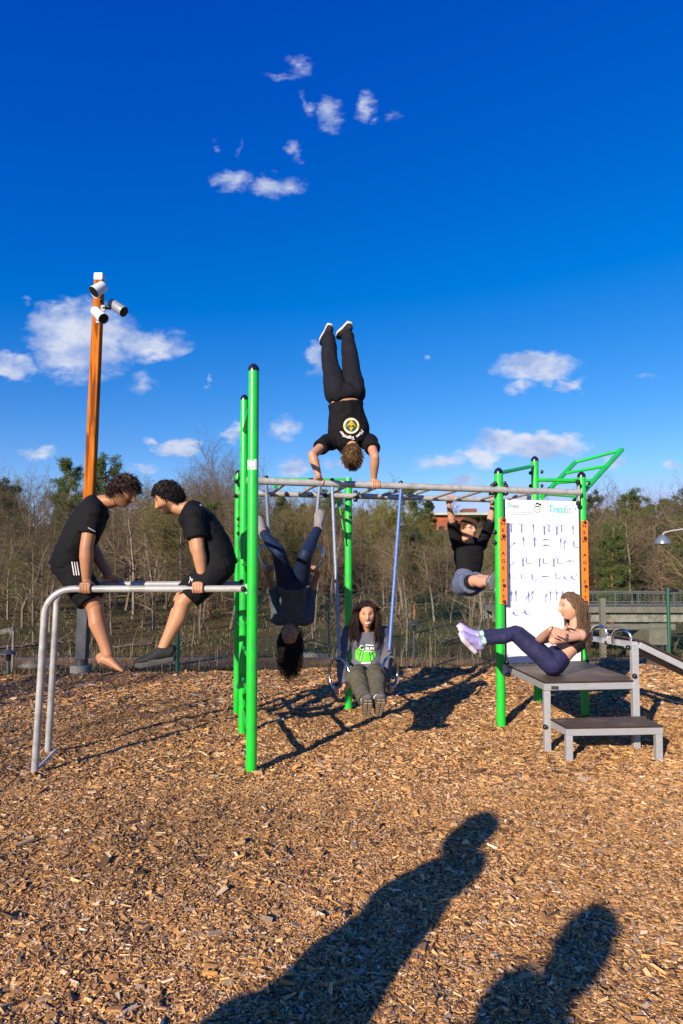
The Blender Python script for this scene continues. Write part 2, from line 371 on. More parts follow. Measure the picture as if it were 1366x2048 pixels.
tmesh = grid('ground', xs, ys, T); g1 = link('ground', tmesh, tm, smooth=True); g1['kind'] = 'structure'
# dry and green grass beyond the chips (countless)
def blades(n, y0, y1, name, pal, hh, label, wdt=.006, lean=.5, xlim=.75, patch=None):
    Y = y0 + (y1 - y0) * rng.random(n) ** 1.2; X = rng.uniform(-1, 1, n) * (xlim * Y + 2)
    ed = np.interp(X, _gzx, EDT, left=9, right=11); k = Y > ed - .05; X = X[k]; Y = Y[k]
    if patch is not None:
        pk = np.array([mnoise.noise(Vector((a*patch, b_*patch, 3))) for a, b_ in zip(X, Y)]); k = pk > rng.uniform(-.25, .45, len(X)); X = X[k]; Y = Y[k]
    n = len(X); Z = np.array([T(a, b_) for a, b_ in zip(X, Y)]) - .02
    h = hh * rng.lognormal(0, .4, n); az = rng.uniform(0, 6.28, n); ln = rng.normal(0, lean, n) * h
    w = wdt * np.maximum(1, Y / 11)
    d = np.stack([np.cos(az), np.sin(az), np.zeros(n)], 1); s_ = np.stack([-np.sin(az), np.cos(az), np.zeros(n)], 1)
    p = np.stack([X, Y, Z], 1); up = np.array([0, 0, 1.])
    m1 = p + d*(ln*.35)[:, None] + up*(h*.6)[:, None]; m2 = p + d*ln[:, None] + up*(h*.97)[:, None]
    V = np.stack([p - s_*w[:, None], p + s_*w[:, None], m1 + s_*w[:, None]*.8, m1 - s_*w[:, None]*.8, m2 + s_*w[:, None]*.2, m2 - s_*w[:, None]*.2], 1)
    Fq = (np.arange(n)[:, None, None]*6 + np.array([(0,1,2,3), (3,2,4,5)])[None]).reshape(-1, 4)
    me = npmesh(name, V.reshape(-1, 3), Fq); pl = np.array(pal)
    vcol(me, np.repeat(pl[rng.integers(0, len(pl), n)] * rng.uniform(.7, 1.25, n)[:, None], 6, 0))
    o = link(name, me, mat(name, (1, 1, 1), .8, attr='Col', spec=.1, trans=.3)); o['kind'] = 'stuff'; o['label'] = label; return o
blades(42000, 9.6, 38, 'dry_grass', [(.25,.19,.095), (.33,.27,.15), (.16,.115,.05), (.12,.10,.04)], .085, 'dry tan grass and stalks on the slope behind the gym', patch=.35)
blades(45000, 10.2, 46, 'green_grass', [(.075,.075,.022), (.10,.095,.035), (.06,.06,.02)], .07, 'low green grass and moss on the slope behind the gym', wdt=.008, patch=.16)
blades(1200, 10.0, 13.5, 'tall_dry_grass', [(.36,.30,.18), (.26,.20,.10)], .42, 'tall pale dry grass along the edge of the chips', lean=.25, wdt=.005, patch=.6)
blades(26000, 9.4, 12.6, 'edge_grass', [(.16,.12,.06), (.10,.075,.035), (.07,.085,.025), (.24,.18,.10)], .055, 'trodden dry grass and litter just beyond the chips', wdt=.009)
# ================================================================== TREES
def prisms(name, S, sides=3):
    S = np.array(S, dtype=np.float64); p0 = S[:, 0:3]; p1 = S[:, 3:6]; r0 = S[:, 6]; r1 = S[:, 7]
    d = p1 - p0; d /= np.linalg.norm(d, axis=1)[:, None] + 1e-9
    a = np.where(np.abs(d[:, 2:3]) < .9, np.array([[0, 0, 1.]]), np.array([[1., 0, 0]])); s_ = np.cross(d, a); s_ /= np.linalg.norm(s_, axis=1)[:, None]; u_ = np.cross(s_, d)
    n = len(S); V = np.zeros((n, 2*sides, 3))
    for k in range(sides):
        t_ = 2*math.pi*k/sides; o = s_*math.cos(t_) + u_*math.sin(t_)
        V[:, k] = p0 + o*r0[:, None]; V[:, sides+k] = p1 + o*r1[:, None]
    fb = np.array([(k, (k+1) % sides, sides+(k+1) % sides, sides+k) for k in range(sides)])
    return npmesh(name, V.reshape(-1, 3), (np.arange(n)[:, None, None]*2*sides + fb[None]).reshape(-1, 4))
def rv(s=1.0): return Vector((random.gauss(0, s), random.gauss(0, s), random.gauss(0, s)))
def grow(out, p, d, L_, r, lev, cfg, ends):
    n = cfg['n'][lev]; step = L_ / n; q = p.copy(); dd = d.normalized()
    pts = []
    for i in range(n):
        dd = (dd + rv(cfg['w'][lev]) + Vector((0, 0, cfg['up'][lev]))).normalized()
        e = q + dd * step; ra = r * (1 - .75 * i / n); rb = r * (1 - .75 * (i+1) / n)
        out[min(lev, 2)].append((*q, *e, ra, rb)); pts.append((q.copy(), e.copy(), dd.copy(), ra)); q = e
    if lev + 1 >= len(cfg['n']): ends.append((q, dd)); return
    kids = cfg['k'][lev]
    for j in range(kids):
        t_ = cfg['s'][lev] + (1 - cfg['s'][lev]) * (j + random.random()) / kids; i = min(n-1, int(t_ * n)); a, e, d2, ra = pts[i]; f = t_*n - i
        base = a.lerp(e, min(1, max(0, f))); s_, u_ = perp(d2); th = random.random() * 6.283
        side = s_ * math.cos(th) + u_ * math.sin(th); an = R(random.uniform(*cfg['a'][lev]))
        nd = d2 * math.cos(an) + side * math.sin(an)
        grow(out, base, nd, L_ * cfg['l'][lev] * random.uniform(.65, 1.15) * (1 - .45 * t_ if lev == 0 else 1), max(ra * .55, .006 if lev > 1 else .012), lev + 1, cfg, ends)
bark = mat('grey_brown_bark', (.145, .11, .078), .9, var=.3, vscale=6); barkp = mat('pale_bark', (.20, .165, .125), .9, var=.25, vscale=6)
twig = mat('bare_twigs', (.105, .074, .042), .9, var=.25, vscale=2.0); twig3 = mat('olive_twigs', (.10, .098, .032), .9, var=.25, vscale=2.0); twig2 = mat('tan_twigs', (.17, .12, .068), .9, var=.2, vscale=2.0)
pbark = mat('orange_pine_bark', (.26, .115, .05), .9, var=.35, vscale=5); needle = mat('pine_needles', (.085, .125, .026), .7, var=.35, vscale=1.3, trans=.25)
needle2 = mat('dark_needles', (.042, .062, .022), .7, var=.35, vscale=1.3, trans=.2)
bud = mat('yellow_green_buds', (.26, .25, .022), .7, var=.3, vscale=2, trans=.4); bud2 = mat('olive_buds', (.14, .14, .035), .7, var=.3, vscale=2, trans=.4)
def proto_bare(h, seed, cfg, budn=0, tw=None, bk=None, budm=None, bs=.05):
    random.seed(seed); out = ([], [], []); ends = []
    grow(out, Vector((0, 0, -.3)), Vector((random.gauss(0, .05), random.gauss(0, .05), 1)), h, h * .0135 + .02, 0, cfg, ends)
    tr = prisms('trunk', out[0], 6); cr = prisms('crown', out[1] + out[2], 3)
    res = [('trunk', tr, bk or bark), ('crown', cr, tw or twig)]
    if budn:
        V = []; 
        for e, d in ends:
            for k in range(budn):
                c = e - d * random.uniform(0, .5) + rv(.05); a = rv(1).normalized() * bs; b_ = rv(1).normalized() * bs; V += [c, c + a, c + a + b_, c + b_]
        res.append(('foliage', npmesh('foliage', np.array(V), np.arange(len(V)).reshape(-1, 4)), budm))
    return res
CB = dict(n=[8, 5, 4, 3, 2], k=[15, 7, 5, 4], w=[.12, .24, .32, .36, .36], up=[.05, .07, .04, .02, 0], s=[.20, .2, .15, .15], a=[(40, 80), (30, 65), (30, 65), (30, 70)], l=[.56, .50, .5, .55])
CV = dict(n=[6, 6, 4, 3, 2], k=[13, 8, 5, 4], w=[.07, .13, .2, .25, .3], up=[.05, .14, .08, .04, 0], s=[.22, .2, .15, .15], a=[(25, 50), (22, 50), (25, 55), (30, 60)], l=[.66, .46, .5, .5])
CS = dict(n=[8, 4, 3, 2], k=[14, 5, 4], w=[.07, .2, .25, .3], up=[.05, .12, .05, 0], s=[.2, .2, .2], a=[(30, 60), (30, 60), (30, 60)], l=[.3, .5, .5])
PB = [proto_bare(8.5, 11, CB), proto_bare(9, 12, CV), proto_bare(8, 13, CB, tw=twig2, bk=barkp), proto_bare(9, 14, CB), proto_bare(7.5, 15, CB, tw=twig3)]
PY = [proto_bare(7.5, 21, CV, 5, budm=bud), proto_bare(8, 22, CB, 4, budm=bud2, bs=.06)]
PS = [proto_bare(4.2, 31, CS, bk=barkp, tw=twig2), proto_bare(3.8, 32, CS), proto_bare(4.5, 33, CS, bk=barkp)]
def proto_pine(h, seed, spruce=False, nm=None, full=False):
    random.seed(seed); tr = []; cr = []; V = []
    q = Vector((0, 0, -.3)); n = 12; d = Vector((0, 0, 1)); P = [q.copy()]; r0 = h * .014 + .02
    for i in range(n):
        d = (d + Vector((random.gauss(0, .035), random.gauss(0, .035), .2))).normalized(); q = q + d * h / n
        tr.append((*P[-1], *q, r0 * (1 - .85*i/n), r0 * (1 - .85*(i+1)/n))); P.append(q.copy())
    nb = 80 if spruce else 62; s0 = .12 if spruce else (.16 if full else .30); nb = 95 if full else nb
    for j in range(nb):
        t_ = s0 + (1 - s0) * (j + random.random()) / nb; i = min(n-1, int(t_ * n)); base = P[i].lerp(P[i+1], t_ * n - i)
        th = random.random() * 6.283; 
        if spruce: ln = h * .21 * (1 - t_) ** .8 + .25; el = R(random.uniform(-20, 8))
        else: ln = h * random.uniform(.12, .27) * (1.1 if full else 1) * (1.15 - .75 * t_) * (.55 if t_ < .4 else 1); el = R(random.uniform(0, 45) if t_ > .6 else random.uniform(-15, 25))
        dd = Vector((math.cos(th)*math.cos(el), math.sin(th)*math.cos(el), math.sin(el))); a = base.copy(); m = 5
        for k in range(m):
            dd = (dd + rv(.12) + Vector((0, 0, .05))).normalized(); e = a + dd * ln / m; cr.append((*a, *e, .03 * (1 - k/m) + .006, .03 * (1 - (k+1)/m) + .006))
            if k >= (1 if spruce else 2) or spruce:
                for sgn in range(3 if not spruce else 4):
                    sp_ = (dd * .5 + rv(.55)).normalized(); ce = a.lerp(e, random.random()) + sp_ * ln * (.10 + .12 * random.random())
                    cr.append((*a, *ce, .008, .004))
                    for w_ in range(30 if not spruce else 20):
                        c = ce + rv(.10 if not spruce else .07); nd = (sp_ * .8 + rv(.8) + Vector((0, 0, .2))).normalized() * random.uniform(.10, .2); sw = nd.cross(rv(1)).normalized() * .022
                        V += [c - sw, c + sw, c + nd + sw * .3, c + nd - sw * .3]
            a = e
    return [('trunk', prisms('trunk', tr, 8), pbark if not spruce else bark), ('branches', prisms('branches', cr, 3), bark), ('crown', npmesh('crown', np.array(V), np.arange(len(V)).reshape(-1, 4)), nm or needle)]
PP = [proto_pine(10, 41), proto_pine(10, 42, full=True), proto_pine(10, 43, nm=needle2), proto_pine(10, 44, full=True)]
PF = [proto_pine(10, 51, True, needle2), proto_pine(10, 52, True, needle)]
def plant(name, proto, x, y, s, rz, label, cat, group=None, z=None, sx=1.0):
    o = empty(name, (x, y, (T(x, y) if z is None else z) - .05), label, cat, group, rz); o.scale = (s*sx, s*sx, s)
    for nm, me, m_ in proto:
        c = bpy.data.objects.new(nm, me); COL.objects.link(c)
        if not me.materials: me.materials.append(m_)
        c.parent = o
    return o
rt = random.Random(5)
def topY(px):
    return lerp(px, [(-200, 975), (0, 978), (120, 985), (250, 985), (330, 975), (430, 968), (480, 975), (560, 1005), (660, 1000), (760, 1020), (850, 1045), (990, 1045), (1100, 1030), (1200, 1010), (1366, 1000), (1700, 990)])
LB = 'leafless grey brown tree standing in the dense wood behind the gym'
cnt = 0
for i in range(275):
    Y = 24 + 80 * (rt.random() ** 1.25); px = rt.uniform(-160, 1530); x = (px - CX) / F * Y
    zt = T(x, Y); top = topY(px) + rt.uniform(0, 38) + (12 if Y < 40 else 0); H = CH + (1155 - top) * Y / F - zt
    if 845 < px < 1010 and Y < 122: 
        H = min(H, CH + (1155 - rt.uniform(1085, 1120)) * Y / F - zt)
    k = rt.random(); H = max(3.0, min(H, 14))
    if px > 1150 and k < .45: plant('pine_tree', PP[rt.randrange(4)], x, Y, H/10, rt.random()*6.28, 'green pine tree in the wood on the slope behind the gym', 'tree', 'pine trees in the wood')
    elif k < .09: plant('pine_tree', PP[rt.randrange(4)], x, Y, H/10, rt.random()*6.28, 'green pine tree in the wood on the slope behind the gym', 'tree', 'pine trees in the wood')
    elif k < .20: plant('budding_tree', PY[rt.randrange(2)], x, Y, H/8.2, rt.random()*6.28, 'tree with yellow green buds in the dense wood behind the gym', 'tree', 'budding trees in the wood')
    else:
        j = rt.randrange(5); plant('bare_tree', PB[j], x, Y, H/[8.6, 9.2, 8, 9.2, 7.6][j] , rt.random()*6.28, LB, 'tree', 'bare trees in the wood')
for i in range(34):
    Y = 13.5 + 15 * rt.random(); px = rt.uniform(-120, 1480); x = (px - CX) / F * Y
    if px > 1150 and Y < 22: continue
    H = (CH + (1155 - rt.uniform(1040, 1200)) * Y / F - T(x, Y)); j = rt.randrange(3)
    plant('sapling', PS[j], x, Y, max(.3, H / 4.2), rt.random()*6.28, 'thin bare sapling on the grassy slope behind the gym', 'sapling', 'bare saplings on the slope', sx=.8)
for i in range(62):
    Y = 19 + 16 * rt.random(); px = rt.uniform(-120, 1480); x = (px - CX) / F * Y
    if px > 1150 and Y < 24: continue
    H = CH + (1155 - rt.uniform(1025, 1110)) * Y / F - T(x, Y); j = rt.randrange(5)
    plant('bare_tree', PB[j], x, Y, max(1.5, H) / [8.6, 9.2, 8, 9.2, 7.6][j], rt.random()*6.28, LB, 'tree', 'bare trees in the wood')
# low leafless shrubs
CSH = dict(n=[3, 4, 3, 2], k=[9, 6, 4], w=[.2, .25, .3, .3], up=[.1, .05, .02, 0], s=[.02, .2, .2], a=[(20, 60), (30, 60), (30, 60)], l=[1.5, .5, .5])
PSH = [proto_bare(.5, 61, CSH), proto_bare(.5, 62, CSH)]
for i in range(26):
    Y = 13.5 + 30 * rt.random() ** 1.3; px = rt.uniform(-100, 1460); x = (px - CX) / F * Y
    plant('bare_shrub', PSH[rt.randrange(2)], x, Y, rt.uniform(.45, 1.0) * (1 if Y < 18 else 1.7), rt.random()*6.28, 'low leafless shrub on the slope behind the gym', 'shrub', 'bare shrubs on the slope')
# trees one can single out
def named(px, top, Y, proto, h0, name, label, sx=1.0, rz=0):
    x = (px - CX) / F * Y; H = CH + (1155 - top) * Y / F - T(x, Y); plant(name, proto, x, Y, H / h0, rz, label, 'tree', sx=sx)
named(135, 922, 42, PP[0], 10, 'pine_tree', 'tall open pine left of the orange wooden pole', 1.0, 1)
named(207, 915, 44, PP[1], 10, 'pine_tree', 'tall dark pine just right of the orange wooden pole', 1.0, 2)
named(12, 962, 40, PP[2], 10, 'pine_tree', 'pine at the far left edge of the wood', 1.1, 3)
named(560, 985, 46, PF[0], 10, 'spruce_tree', 'dark spruce just right of the front green post', 1.25, .5)
named(600, 1000, 50, PF[1], 10, 'spruce_tree', 'spruce above the upside down woman', 1.1, 1.5)
named(672, 985, 40, PP[3], 10, 'pine_tree', 'pine with orange trunk just left of the middle green post', 1.2, 2.5)
named(820, 975, 52, PP[0], 10, 'pine_tree', 'pine standing left of the red brick building', 1.2, 4)
named(855, 990, 60, PF[0], 10, 'spruce_tree', 'dark spruce at the left corner of the brick building', 1.1, 4)
named(765, 1018, 34, PY[0], 7.8, 'budding_tree', 'yellow green budding tree behind the seated ring woman', 1.1, 1)
named(590, 1085, 28, PY[0], 7.8, 'budding_tree', 'small yellow green budding tree between the two straps', 1.0, 3)
named(795, 1035, 38, PY[0], 7.8, 'budding_tree', 'yellow green budding tree just right of the blue strap', 1.2, 4)
named(835, 1060, 42, PY[0], 7.8, 'budding_tree', 'small yellow green tree left of the brick building', 1.1, 5)
named(930, 1062, 70, PY[0], 7.8, 'budding_tree', 'yellow budding tree in front of the brick building', 1.2, 2)
named(270, 948, 50, PY[1], 8.2, 'budding_tree', 'pale green budding tree behind the man with brown hair', 1.2, 2)
named(425, 945, 46, PB[1], 9.2, 'bare_tree', 'broad leafless tree behind the man with black curls', 1.1, 2)
named(380, 960, 52, PB[3], 9.2, 'bare_tree', 'leafless tree behind the head of the man with black curls', 1.1, 5)
named(1190, 985, 40, PP[2], 10, 'pine_tree', 'narrow pine beside the right orange name plate', .95, 1)
named(1262, 985, 38, PP[1], 10, 'pine_tree', 'tall green pine left of the dome street lamp', 1.3, .3)
named(1325, 1000, 36, PP[3], 10, 'pine_tree', 'wide green pine behind the dome street lamp', 1.4, 2)
named(1225, 1010, 30, PB[2], 8.3, 'bare_tree', 'pale leafless tree right of the exercise board', .9, 2)
named(1290, 1010, 48, PP[0], 10, 'pine_tree', 'pine between the two big pines at right', 1.3, 5)
named(1370, 990, 40, PP[1], 10, 'pine_tree', 'pine cut by the right edge of the photo', 1.3, 4)
# two leafless trees behind the photographer whose crowns throw the soft shade on the left of the chips
for (tx, ty, th_, lb_) in ((-15.2, -12.0, 9.5, 'leafless tree behind the camera shading the left of the chips'), (-19.5, -10.5, 9.0, 'second leafless tree behind the camera further left'), (-13.9, -9.0, 8.0, 'third leafless tree behind the camera shading the far edge of the chips')):
    plant('bare_tree', PB[1] if tx != -19.5 else PB[0], tx, ty, th_/9.2, tx, lb_, 'tree', z=0)
# rocks
def rock(px, py, Y, r, label, seed):
    bm = bmesh.new(); bmesh.ops.create_icosphere(bm, subdivisions=3, radius=1)
    x = (px - CX) / F * Y; z = T(x, Y)
    for v_ in bm.verts:
        v_.co *= 1 + .6 * mnoise.noise(v_.co * 1.3 + Vector((seed, 0, 0))) + .22 * mnoise.noise(v_.co * 4 + Vector((seed, 0, 0)))
        v_.co = Vector((v_.co.x * r * 1.15 + x, v_.co.y * r + Y, v_.co.z * r * .5 + z - r * .08))
    me = bpy.data.meshes.new('rock'); bm.to_mesh(me); bm.free()
    tag(link('rock', me, rockm, smooth=True), label, 'rock', 'rocks on the slope')
rockm = mat('grey_rock', (.15, .14, .115), .95, var=.35, vscale=4, bump=1.0, bscale=12, dark=(.12, .13, .07), dscale=3)
rock(70, 1345, 10.9, .26, 'pale grey rock behind the front leg of the parallel bars', 1)
rock(620, 1290, 13.5, .3, 'pale flat rock beside the hair of the upside down woman', 2)
rock(20, 1240, 19, .3, 'grey rock near the left edge of the slope', 4)
rock(1090, 1300, 12.5, .3, 'grey rock behind the exercise board', 8)
# fallen branches
for (a, b_, Y, lb) in (((0, 1305), (120, 1240), 15, 'fallen branch on the slope at far left'), ((880, 1265), (985, 1240), 16, 'fallen branch behind the purple shoes'), ((240, 1290), (380, 1250), 15.5, 'fallen branch behind the two men'), ((560, 1290), (640, 1262), 15, 'fallen branch behind the upside down woman')):
    s_ = []; random.seed(Y*3 + a[0]); P = []
    for i in range(9):
        t_ = i/8; x = (a[0] + (b_[0]-a[0])*t_ - CX) / F * Y; yv = Y + 1.5*t_; P.append(Vector((x, yv, T(x, yv) + .10 + .05*random.random())))
    for i in range(8):
        s_.append((*P[i], *P[i+1], .045*(1-i/9), .045*(1-(i+1)/9)))
        for k in range(2): e = P[i] + rv(.25) + Vector((0, 0, .2)); s_.append((*P[i], *e, .015, .005))
    tag(link('fallen_branch', prisms('fallen_branch', s_, 5), bark), lb, 'branch', 'fallen branches')
# ================================================================== BACKGROUND STRUCTURES
bt = empty('brick_building', (22.5, 124, T(22, 124)), 'red brick building with pale green roof edge on the wooded hill', 'building')
zb = T(22, 124); zr = CH + (1155 - 1030) * 120 / F
w_ = MB(); w_.box((21.0, 126, (zb - 3 + zr) / 2), (3.5, 0, 0), (0, 6, 0), (0, 0, (zr - zb + 3) / 2)); w_.build('wall', M['brick'], bt)
w_ = MB(); w_.box((32.6, 131, (zb - 3 + zr) / 2 - .2), (8.0, 0, 0), (0, 6, 0), (0, 0, (zr - zb + 2.2) / 2)); w_.build('side_wing', M['brickd'], bt)
rf = MB(); rf.box((28, 127, zr + .22), (12.8, 0, 0), (0, 8, 0), (0, 0, .22)); rf.build('roof', mat('pale_green_roof', (.36, .42, .36), .7, var=.1), bt)
rf = MB(); rf.box((26, 128, zr + 1.2), (1.4, 0, 0), (0, 2, 0), (0, 0, .78)); rf.build('roof_hut', M['brickd'], bt)
for (wx, wz) in ((19.2, -2.6), (22.3, -6.3), (26, -6.3)):
    q = MB(); q.box((wx, 119.97, zr + wz), (.5, 0, 0), (0, .06, 0), (0, 0, .55)); q.build('window', M['lampdark'], bt)
# footbridge at right
Yb = 17.0; railm = mat('weathered_rail', (.10, .105, .10), .6, metal=.3)
br = empty('footbridge', (9.5, Yb, 0), 'low concrete footbridge with metal mesh railing behind the bench', 'bridge')
zd = CH - (1213 - 1155) * Yb / F
def bx(nm, x0, x1, y0, y1, z0, z1, m_, par, bev=0): q = MB(); q.box(((x0+x1)/2, (y0+y1)/2, (z0+z1)/2), ((x1-x0)/2, 0, 0), (0, (y1-y0)/2, 0), (0, 0, (z1-z0)/2)); return q.build(nm, m_, par, bevel=bev)
cpale = mat('pale_concrete', (.14, .13, .10), .9, var=.2, vscale=5, bump=.3)
bx('deck', 4.2, 22, Yb, Yb + 2.2, zd - .16, zd, cpale, br); bx('beam', 4.2, 22, Yb + .15, Yb + .5, zd - .42, zd - .163, M['concrete'], br); bx('beam', 4.2, 22, Yb + 1.6, Yb + 1.95, zd - .42, zd - .163, M['concrete'], br)
for (x0, x1) in ((8.45, 9.05), (5.6, 5.9), (14.2, 14.8)):
    bx('pier', x0, x1, Yb + .25, Yb + 1.9, -1.6, zd - .425, cpale, br)
for yy_ in (Yb + .06, Yb + 2.1):
    q = MB(); q.bar((4.2, yy_, zd + .37), (22, yy_, zd + .37), .035, .035); q.bar((4.2, yy_, zd + .06), (22, yy_, zd + .06), .03, .03)
    for i in range(0, 149): x = 4.2 + i * .12; q.bar((x, yy_, zd + .1), (x, yy_, zd + .36), .008, .008, (0, 1, 0))
    for i in range(0, 12): x = 4.25 + i * 1.6; q.bar((x, yy_, zd), (x, yy_, zd + .40), .04, .04, (0, 1, 0))
    q.build('railing', railm, br)
bx('lower_beam', 4.5, 8.2, 15.4, 15.6, .12, .26, cpale, br); bx('post', 6.35, 6.47, 15.35, 15.47, -.9, .9, cpale, br)
# yellow excavator arm glimpse is outside reach; low fence: chain link
fc = empty('chain_link_fence', (4, 11.9, -.2), 'dark green chain link fence running behind the gym frame', 'fence')
fa, fb = Vector((-1.9, 12.2, 0)), Vector((9.5, 11.35, 0)); fd = (fb - fa); fl = fd.length; fd.normalize(); hz = lambda s_: 1.03 + .1 * s_ / fl
q = []; sp_ = .075
for i in range(int(fl / sp_)):
    s0 = i * sp_
    for sg in (1, -1):
        s1 = s0 + sg * 1.2
        a = fa + fd * s0; b_ = fa + fd * max(0, min(fl, s1)); kk = abs(max(0, min(fl, s1)) - s0) / 1.2
        if kk < .02: continue
        q.append((a.x, a.y, -.18, b_.x, b_.y, -.18 + kk * (hz(s0) + .18), .0016, .0016))
for zz in (.0, .5, 1.0):
    for i in range(8): a = fa + fd * fl * i / 8; b_ = fa + fd * fl * (i+1) / 8; q.append((a.x, a.y, -.16 + zz * (hz(0) + .16), b_.x, b_.y, -.16 + zz * (hz(fl) + .16) , .004, .004))
link('wire_mesh', prisms('wire_mesh', q, 3), M['dgreen'], fc)
for px in (508, 695, 1003, 1333):
    Yp = 11.35 + (1500 - px) / 1000 * .8; x = (px - CX) / F * Yp; top = 1.22 if px == 1333 else 1.08
    q = MB(); q.tube([(x, Yp - .03, -.5), (x, Yp - .03, top)], .03, 10); q.build('post', M['dgreen'], fc, True)
q = MB(); x = (357 - CX) / F * 9.75; q.tube([(x, 9.75, -.3), (x, 9.75, .56)], .032, 10); q.sphere((x, 9.75, .56), .033); tag(q.build('fence_post', M['dgreen'], None, True), 'short dark green post behind the black running shoe', 'post')
q = MB(); pts = [((px - CX) / F * 10.4, 10.4, W(px, 1313, 10.4).z + .01 * math.sin(px)) for px in range(-100, 480, 40)]; q.tube(pts, .004, 5); tag(q.build('fence_wire', M['steel'], None), 'thin wire strung low across the slope behind the two men', 'wire')
# bollard lamps and stake
def bollard(px, pyc, Y, label, zb, r=.125):
    c = W(px, pyc, Y); o = empty('bollard_lamp', (c.x, Y, zb), label, 'lamp')
    q = MB(); q.tube([(c.x, Y, zb - .1), (c.x, Y, c.z - .10)], .022, 10); q.build('post', M['darksteel'], o, True)
    q = MB(); q.tube([(c.x, Y, c.z - .10), (c.x, Y, c.z)], .04, 12); q.build('lantern', M['lampdark'], o, True)
    q = MB(); q.tube([(c.x, Y, c.z), (c.x, Y, c.z + .012), (c.x, Y, c.z + .05), (c.x, Y, c.z + .075), (c.x, Y, c.z + .09)], [r, r, r*.55, r*.2, .01], 20); q.build('lamp_cap', M['darksteel'], o, True)
bollard(828, 1250, 12.6, 'green mushroom bollard lamp behind the blue strap', -.35, .13)
bollard(17, 1308, 9.9, 'dark mushroom bollard lamp at the far left edge', -.2, .11)
q = MB(); c = W(27, 1262, 10.2); q.tube([(c.x, 10.2, -.2), (c.x, 10.2, c.z)], .022, 8); tag(q.build('wooden_stake', barkp, None), 'thin weathered wooden stake at far left', 'stake')
# dome street lamp
c = W(1325, 1084, 16); o = empty('street_lamp', ((1440 - CX) / F * 16, 16, -.5), 'grey dome street lamp hanging from an arm at right edge', 'street lamp')
xp = (1440 - CX) / F * 16
q = MB(); q.tube([(xp, 16, -.8), (xp, 16, 3.1)], [.06, .045], 14); q.build('pole', M['grey'], o, True)
q = MB(); q.tube([(xp, 16, 2.78), (c.x + .25, 16, c.z + .29), (c.x + .05, 16, c.z + .24), (c.x, 16, c.z + .17)], .022, 10); q.build('arm', M['grey'], o, True)
q = MB(); q.tube([(c.x, 16, c.z + z_) for z_ in (.19, .17, .13, .06, -.01, -.05, -.055)], [.03, .05, .11, .165, .185, .19, .18], 24); q.build('lamp_shade', mat('lamp_grey', (.16, .19, .22), .35, metal=.3), o, True)
# ================================================================== GYM FRAME
def P3(px, Y, z): return Vector(((px - CX) / F * Y, Y, z))
def knob(c, d, r=.022, parent=None, name='bolt_cap'):
    q = MB(); d = Vector(d).normalized(); c = Vector(c)
    q.tube([c, c + d*r*.5, c + d*r*.9, c + d*r*1.15, c + d*r*1.3], [r, r, r*.8, r*.45, r*.08], 12); return q.build(name, M['black'], parent, True)
zR = CH + .877
F1 = Vector((-.655, 4.6, 0)); P2 = Vector((-.894, 5.7, 0)); Q3 = Vector((-1.095, 6.6, 0))
PM = Vector((.075, 6.75, 0)); PA = Vector((1.58, 6.25, 0)); PB_ = Vector((2.21, 7.1, 0)); PC = Vector((2.51, 6.5, 0))
fr = empty('pull_up_frame', (0, 5.8, 0), 'large bright green outdoor gym frame with grey overhead monkey bars', 'climbing frame')
def post(p, ytop, pxtop, r=.042, cap=True):
    zt = W(pxtop, ytop, p.y).z
    q = MB(); q.tube([(p.x, p.y, -.3), (p.x, p.y, zt - r*1.5)], r, 28); o = q.build('post', M['green'], fr, True)
    if cap:
        c = MB(); z0 = zt - r*1.5
        c.tube([(p.x, p.y, z0 + a*r) for a in (0, .5, .9, 1.2, 1.42, 1.5)], [r*1.03, r*1.03, r*.86, r*.6, r*.28, r*.03], 24); c.build('post_cap', M['blackcap'], o, True)
    return o, zt
f1o, z1 = post(F1, 727, 518, .0405); p2o, z2 = post(P2, 789, 497, .037); q3o, z3 = post(Q3, 940, 485, .036); pmo, zm = post(PM, 955, 698, .040, False)
pao, za = post(PA, 935, 999, .044); pbo, zb_ = post(PB_, 912, 1072, .042); pco, zc = post(PC, 943, 1166, .042)
def tubeo(nm, a, b, r, m_, par=fr, n=16):
    q = MB(); q.tube([a, b], r, n); return q.build(nm, m_, par, True)
# monkey bars
fL = Vector((-.86, 5.62, zR)); fR = Vector((PC.x - .045, 6.42, zR)); bL = Vector((Q3.x + .03, 6.45, zR)); bR = Vector((2.02, 7.08, zR))
tubeo('rail', fL, fR, .033, M['grey']); tubeo('rail', bL, bR, .030, M['grey'])
def onF(px): 
    t_ = 0.0
    for t_ in [i/400 for i in range(401)]:
        p = fL.lerp(fR, t_)
        if CX + p.x / p.y * F >= px: break
    return p
for (a, b_) in ((572, 541), (637, 596), (697, 655), (762, 705), (822, 757), (868, 810), (925, 864), (975, 912), (1022, 960), (1075, 1005)):
    A = onF(a); t_ = 0
    for k in range(401):
        B = bL.lerp(bR, k/400)
        if CX + B.x / B.y * F >= b_: break
    tubeo('rung', A, B, .017, M['grey'])
# clamps on rails
rd = (fR - fL).normalized()
for px in (531, 663, 802):
    p = onF(px); knob(p + Vector((0, 0, .028)), (0, 0, 1), .021, fr)
for px in (985, 1012):
    p = onF(px)
    for sg in (1, -1): knob(p + Vector((0, -.01, sg*.03)), (0, -.2, sg), .024, fr)
    q = MB(); q.box(p + Vector((0, .05, 0)), (.012, 0, 0), (0, .06, 0), (0, 0, .045)); q.build('clamp', M['black'], fr, bevel=.003)
for px in (543, 571, 621, 650, 713):
    for k in range(401):
        B = bL.lerp(bR, k/400)
        if CX + B.x / B.y * F >= px: break
    knob(B + Vector((0, -.028, .0)), (0, -1, 0), .024, fr)
for sg in (1, -1): knob(Vector((PM.x + .075, PM.y - .06, zR + .034*sg)), (0, -.2, sg), .024, fr)
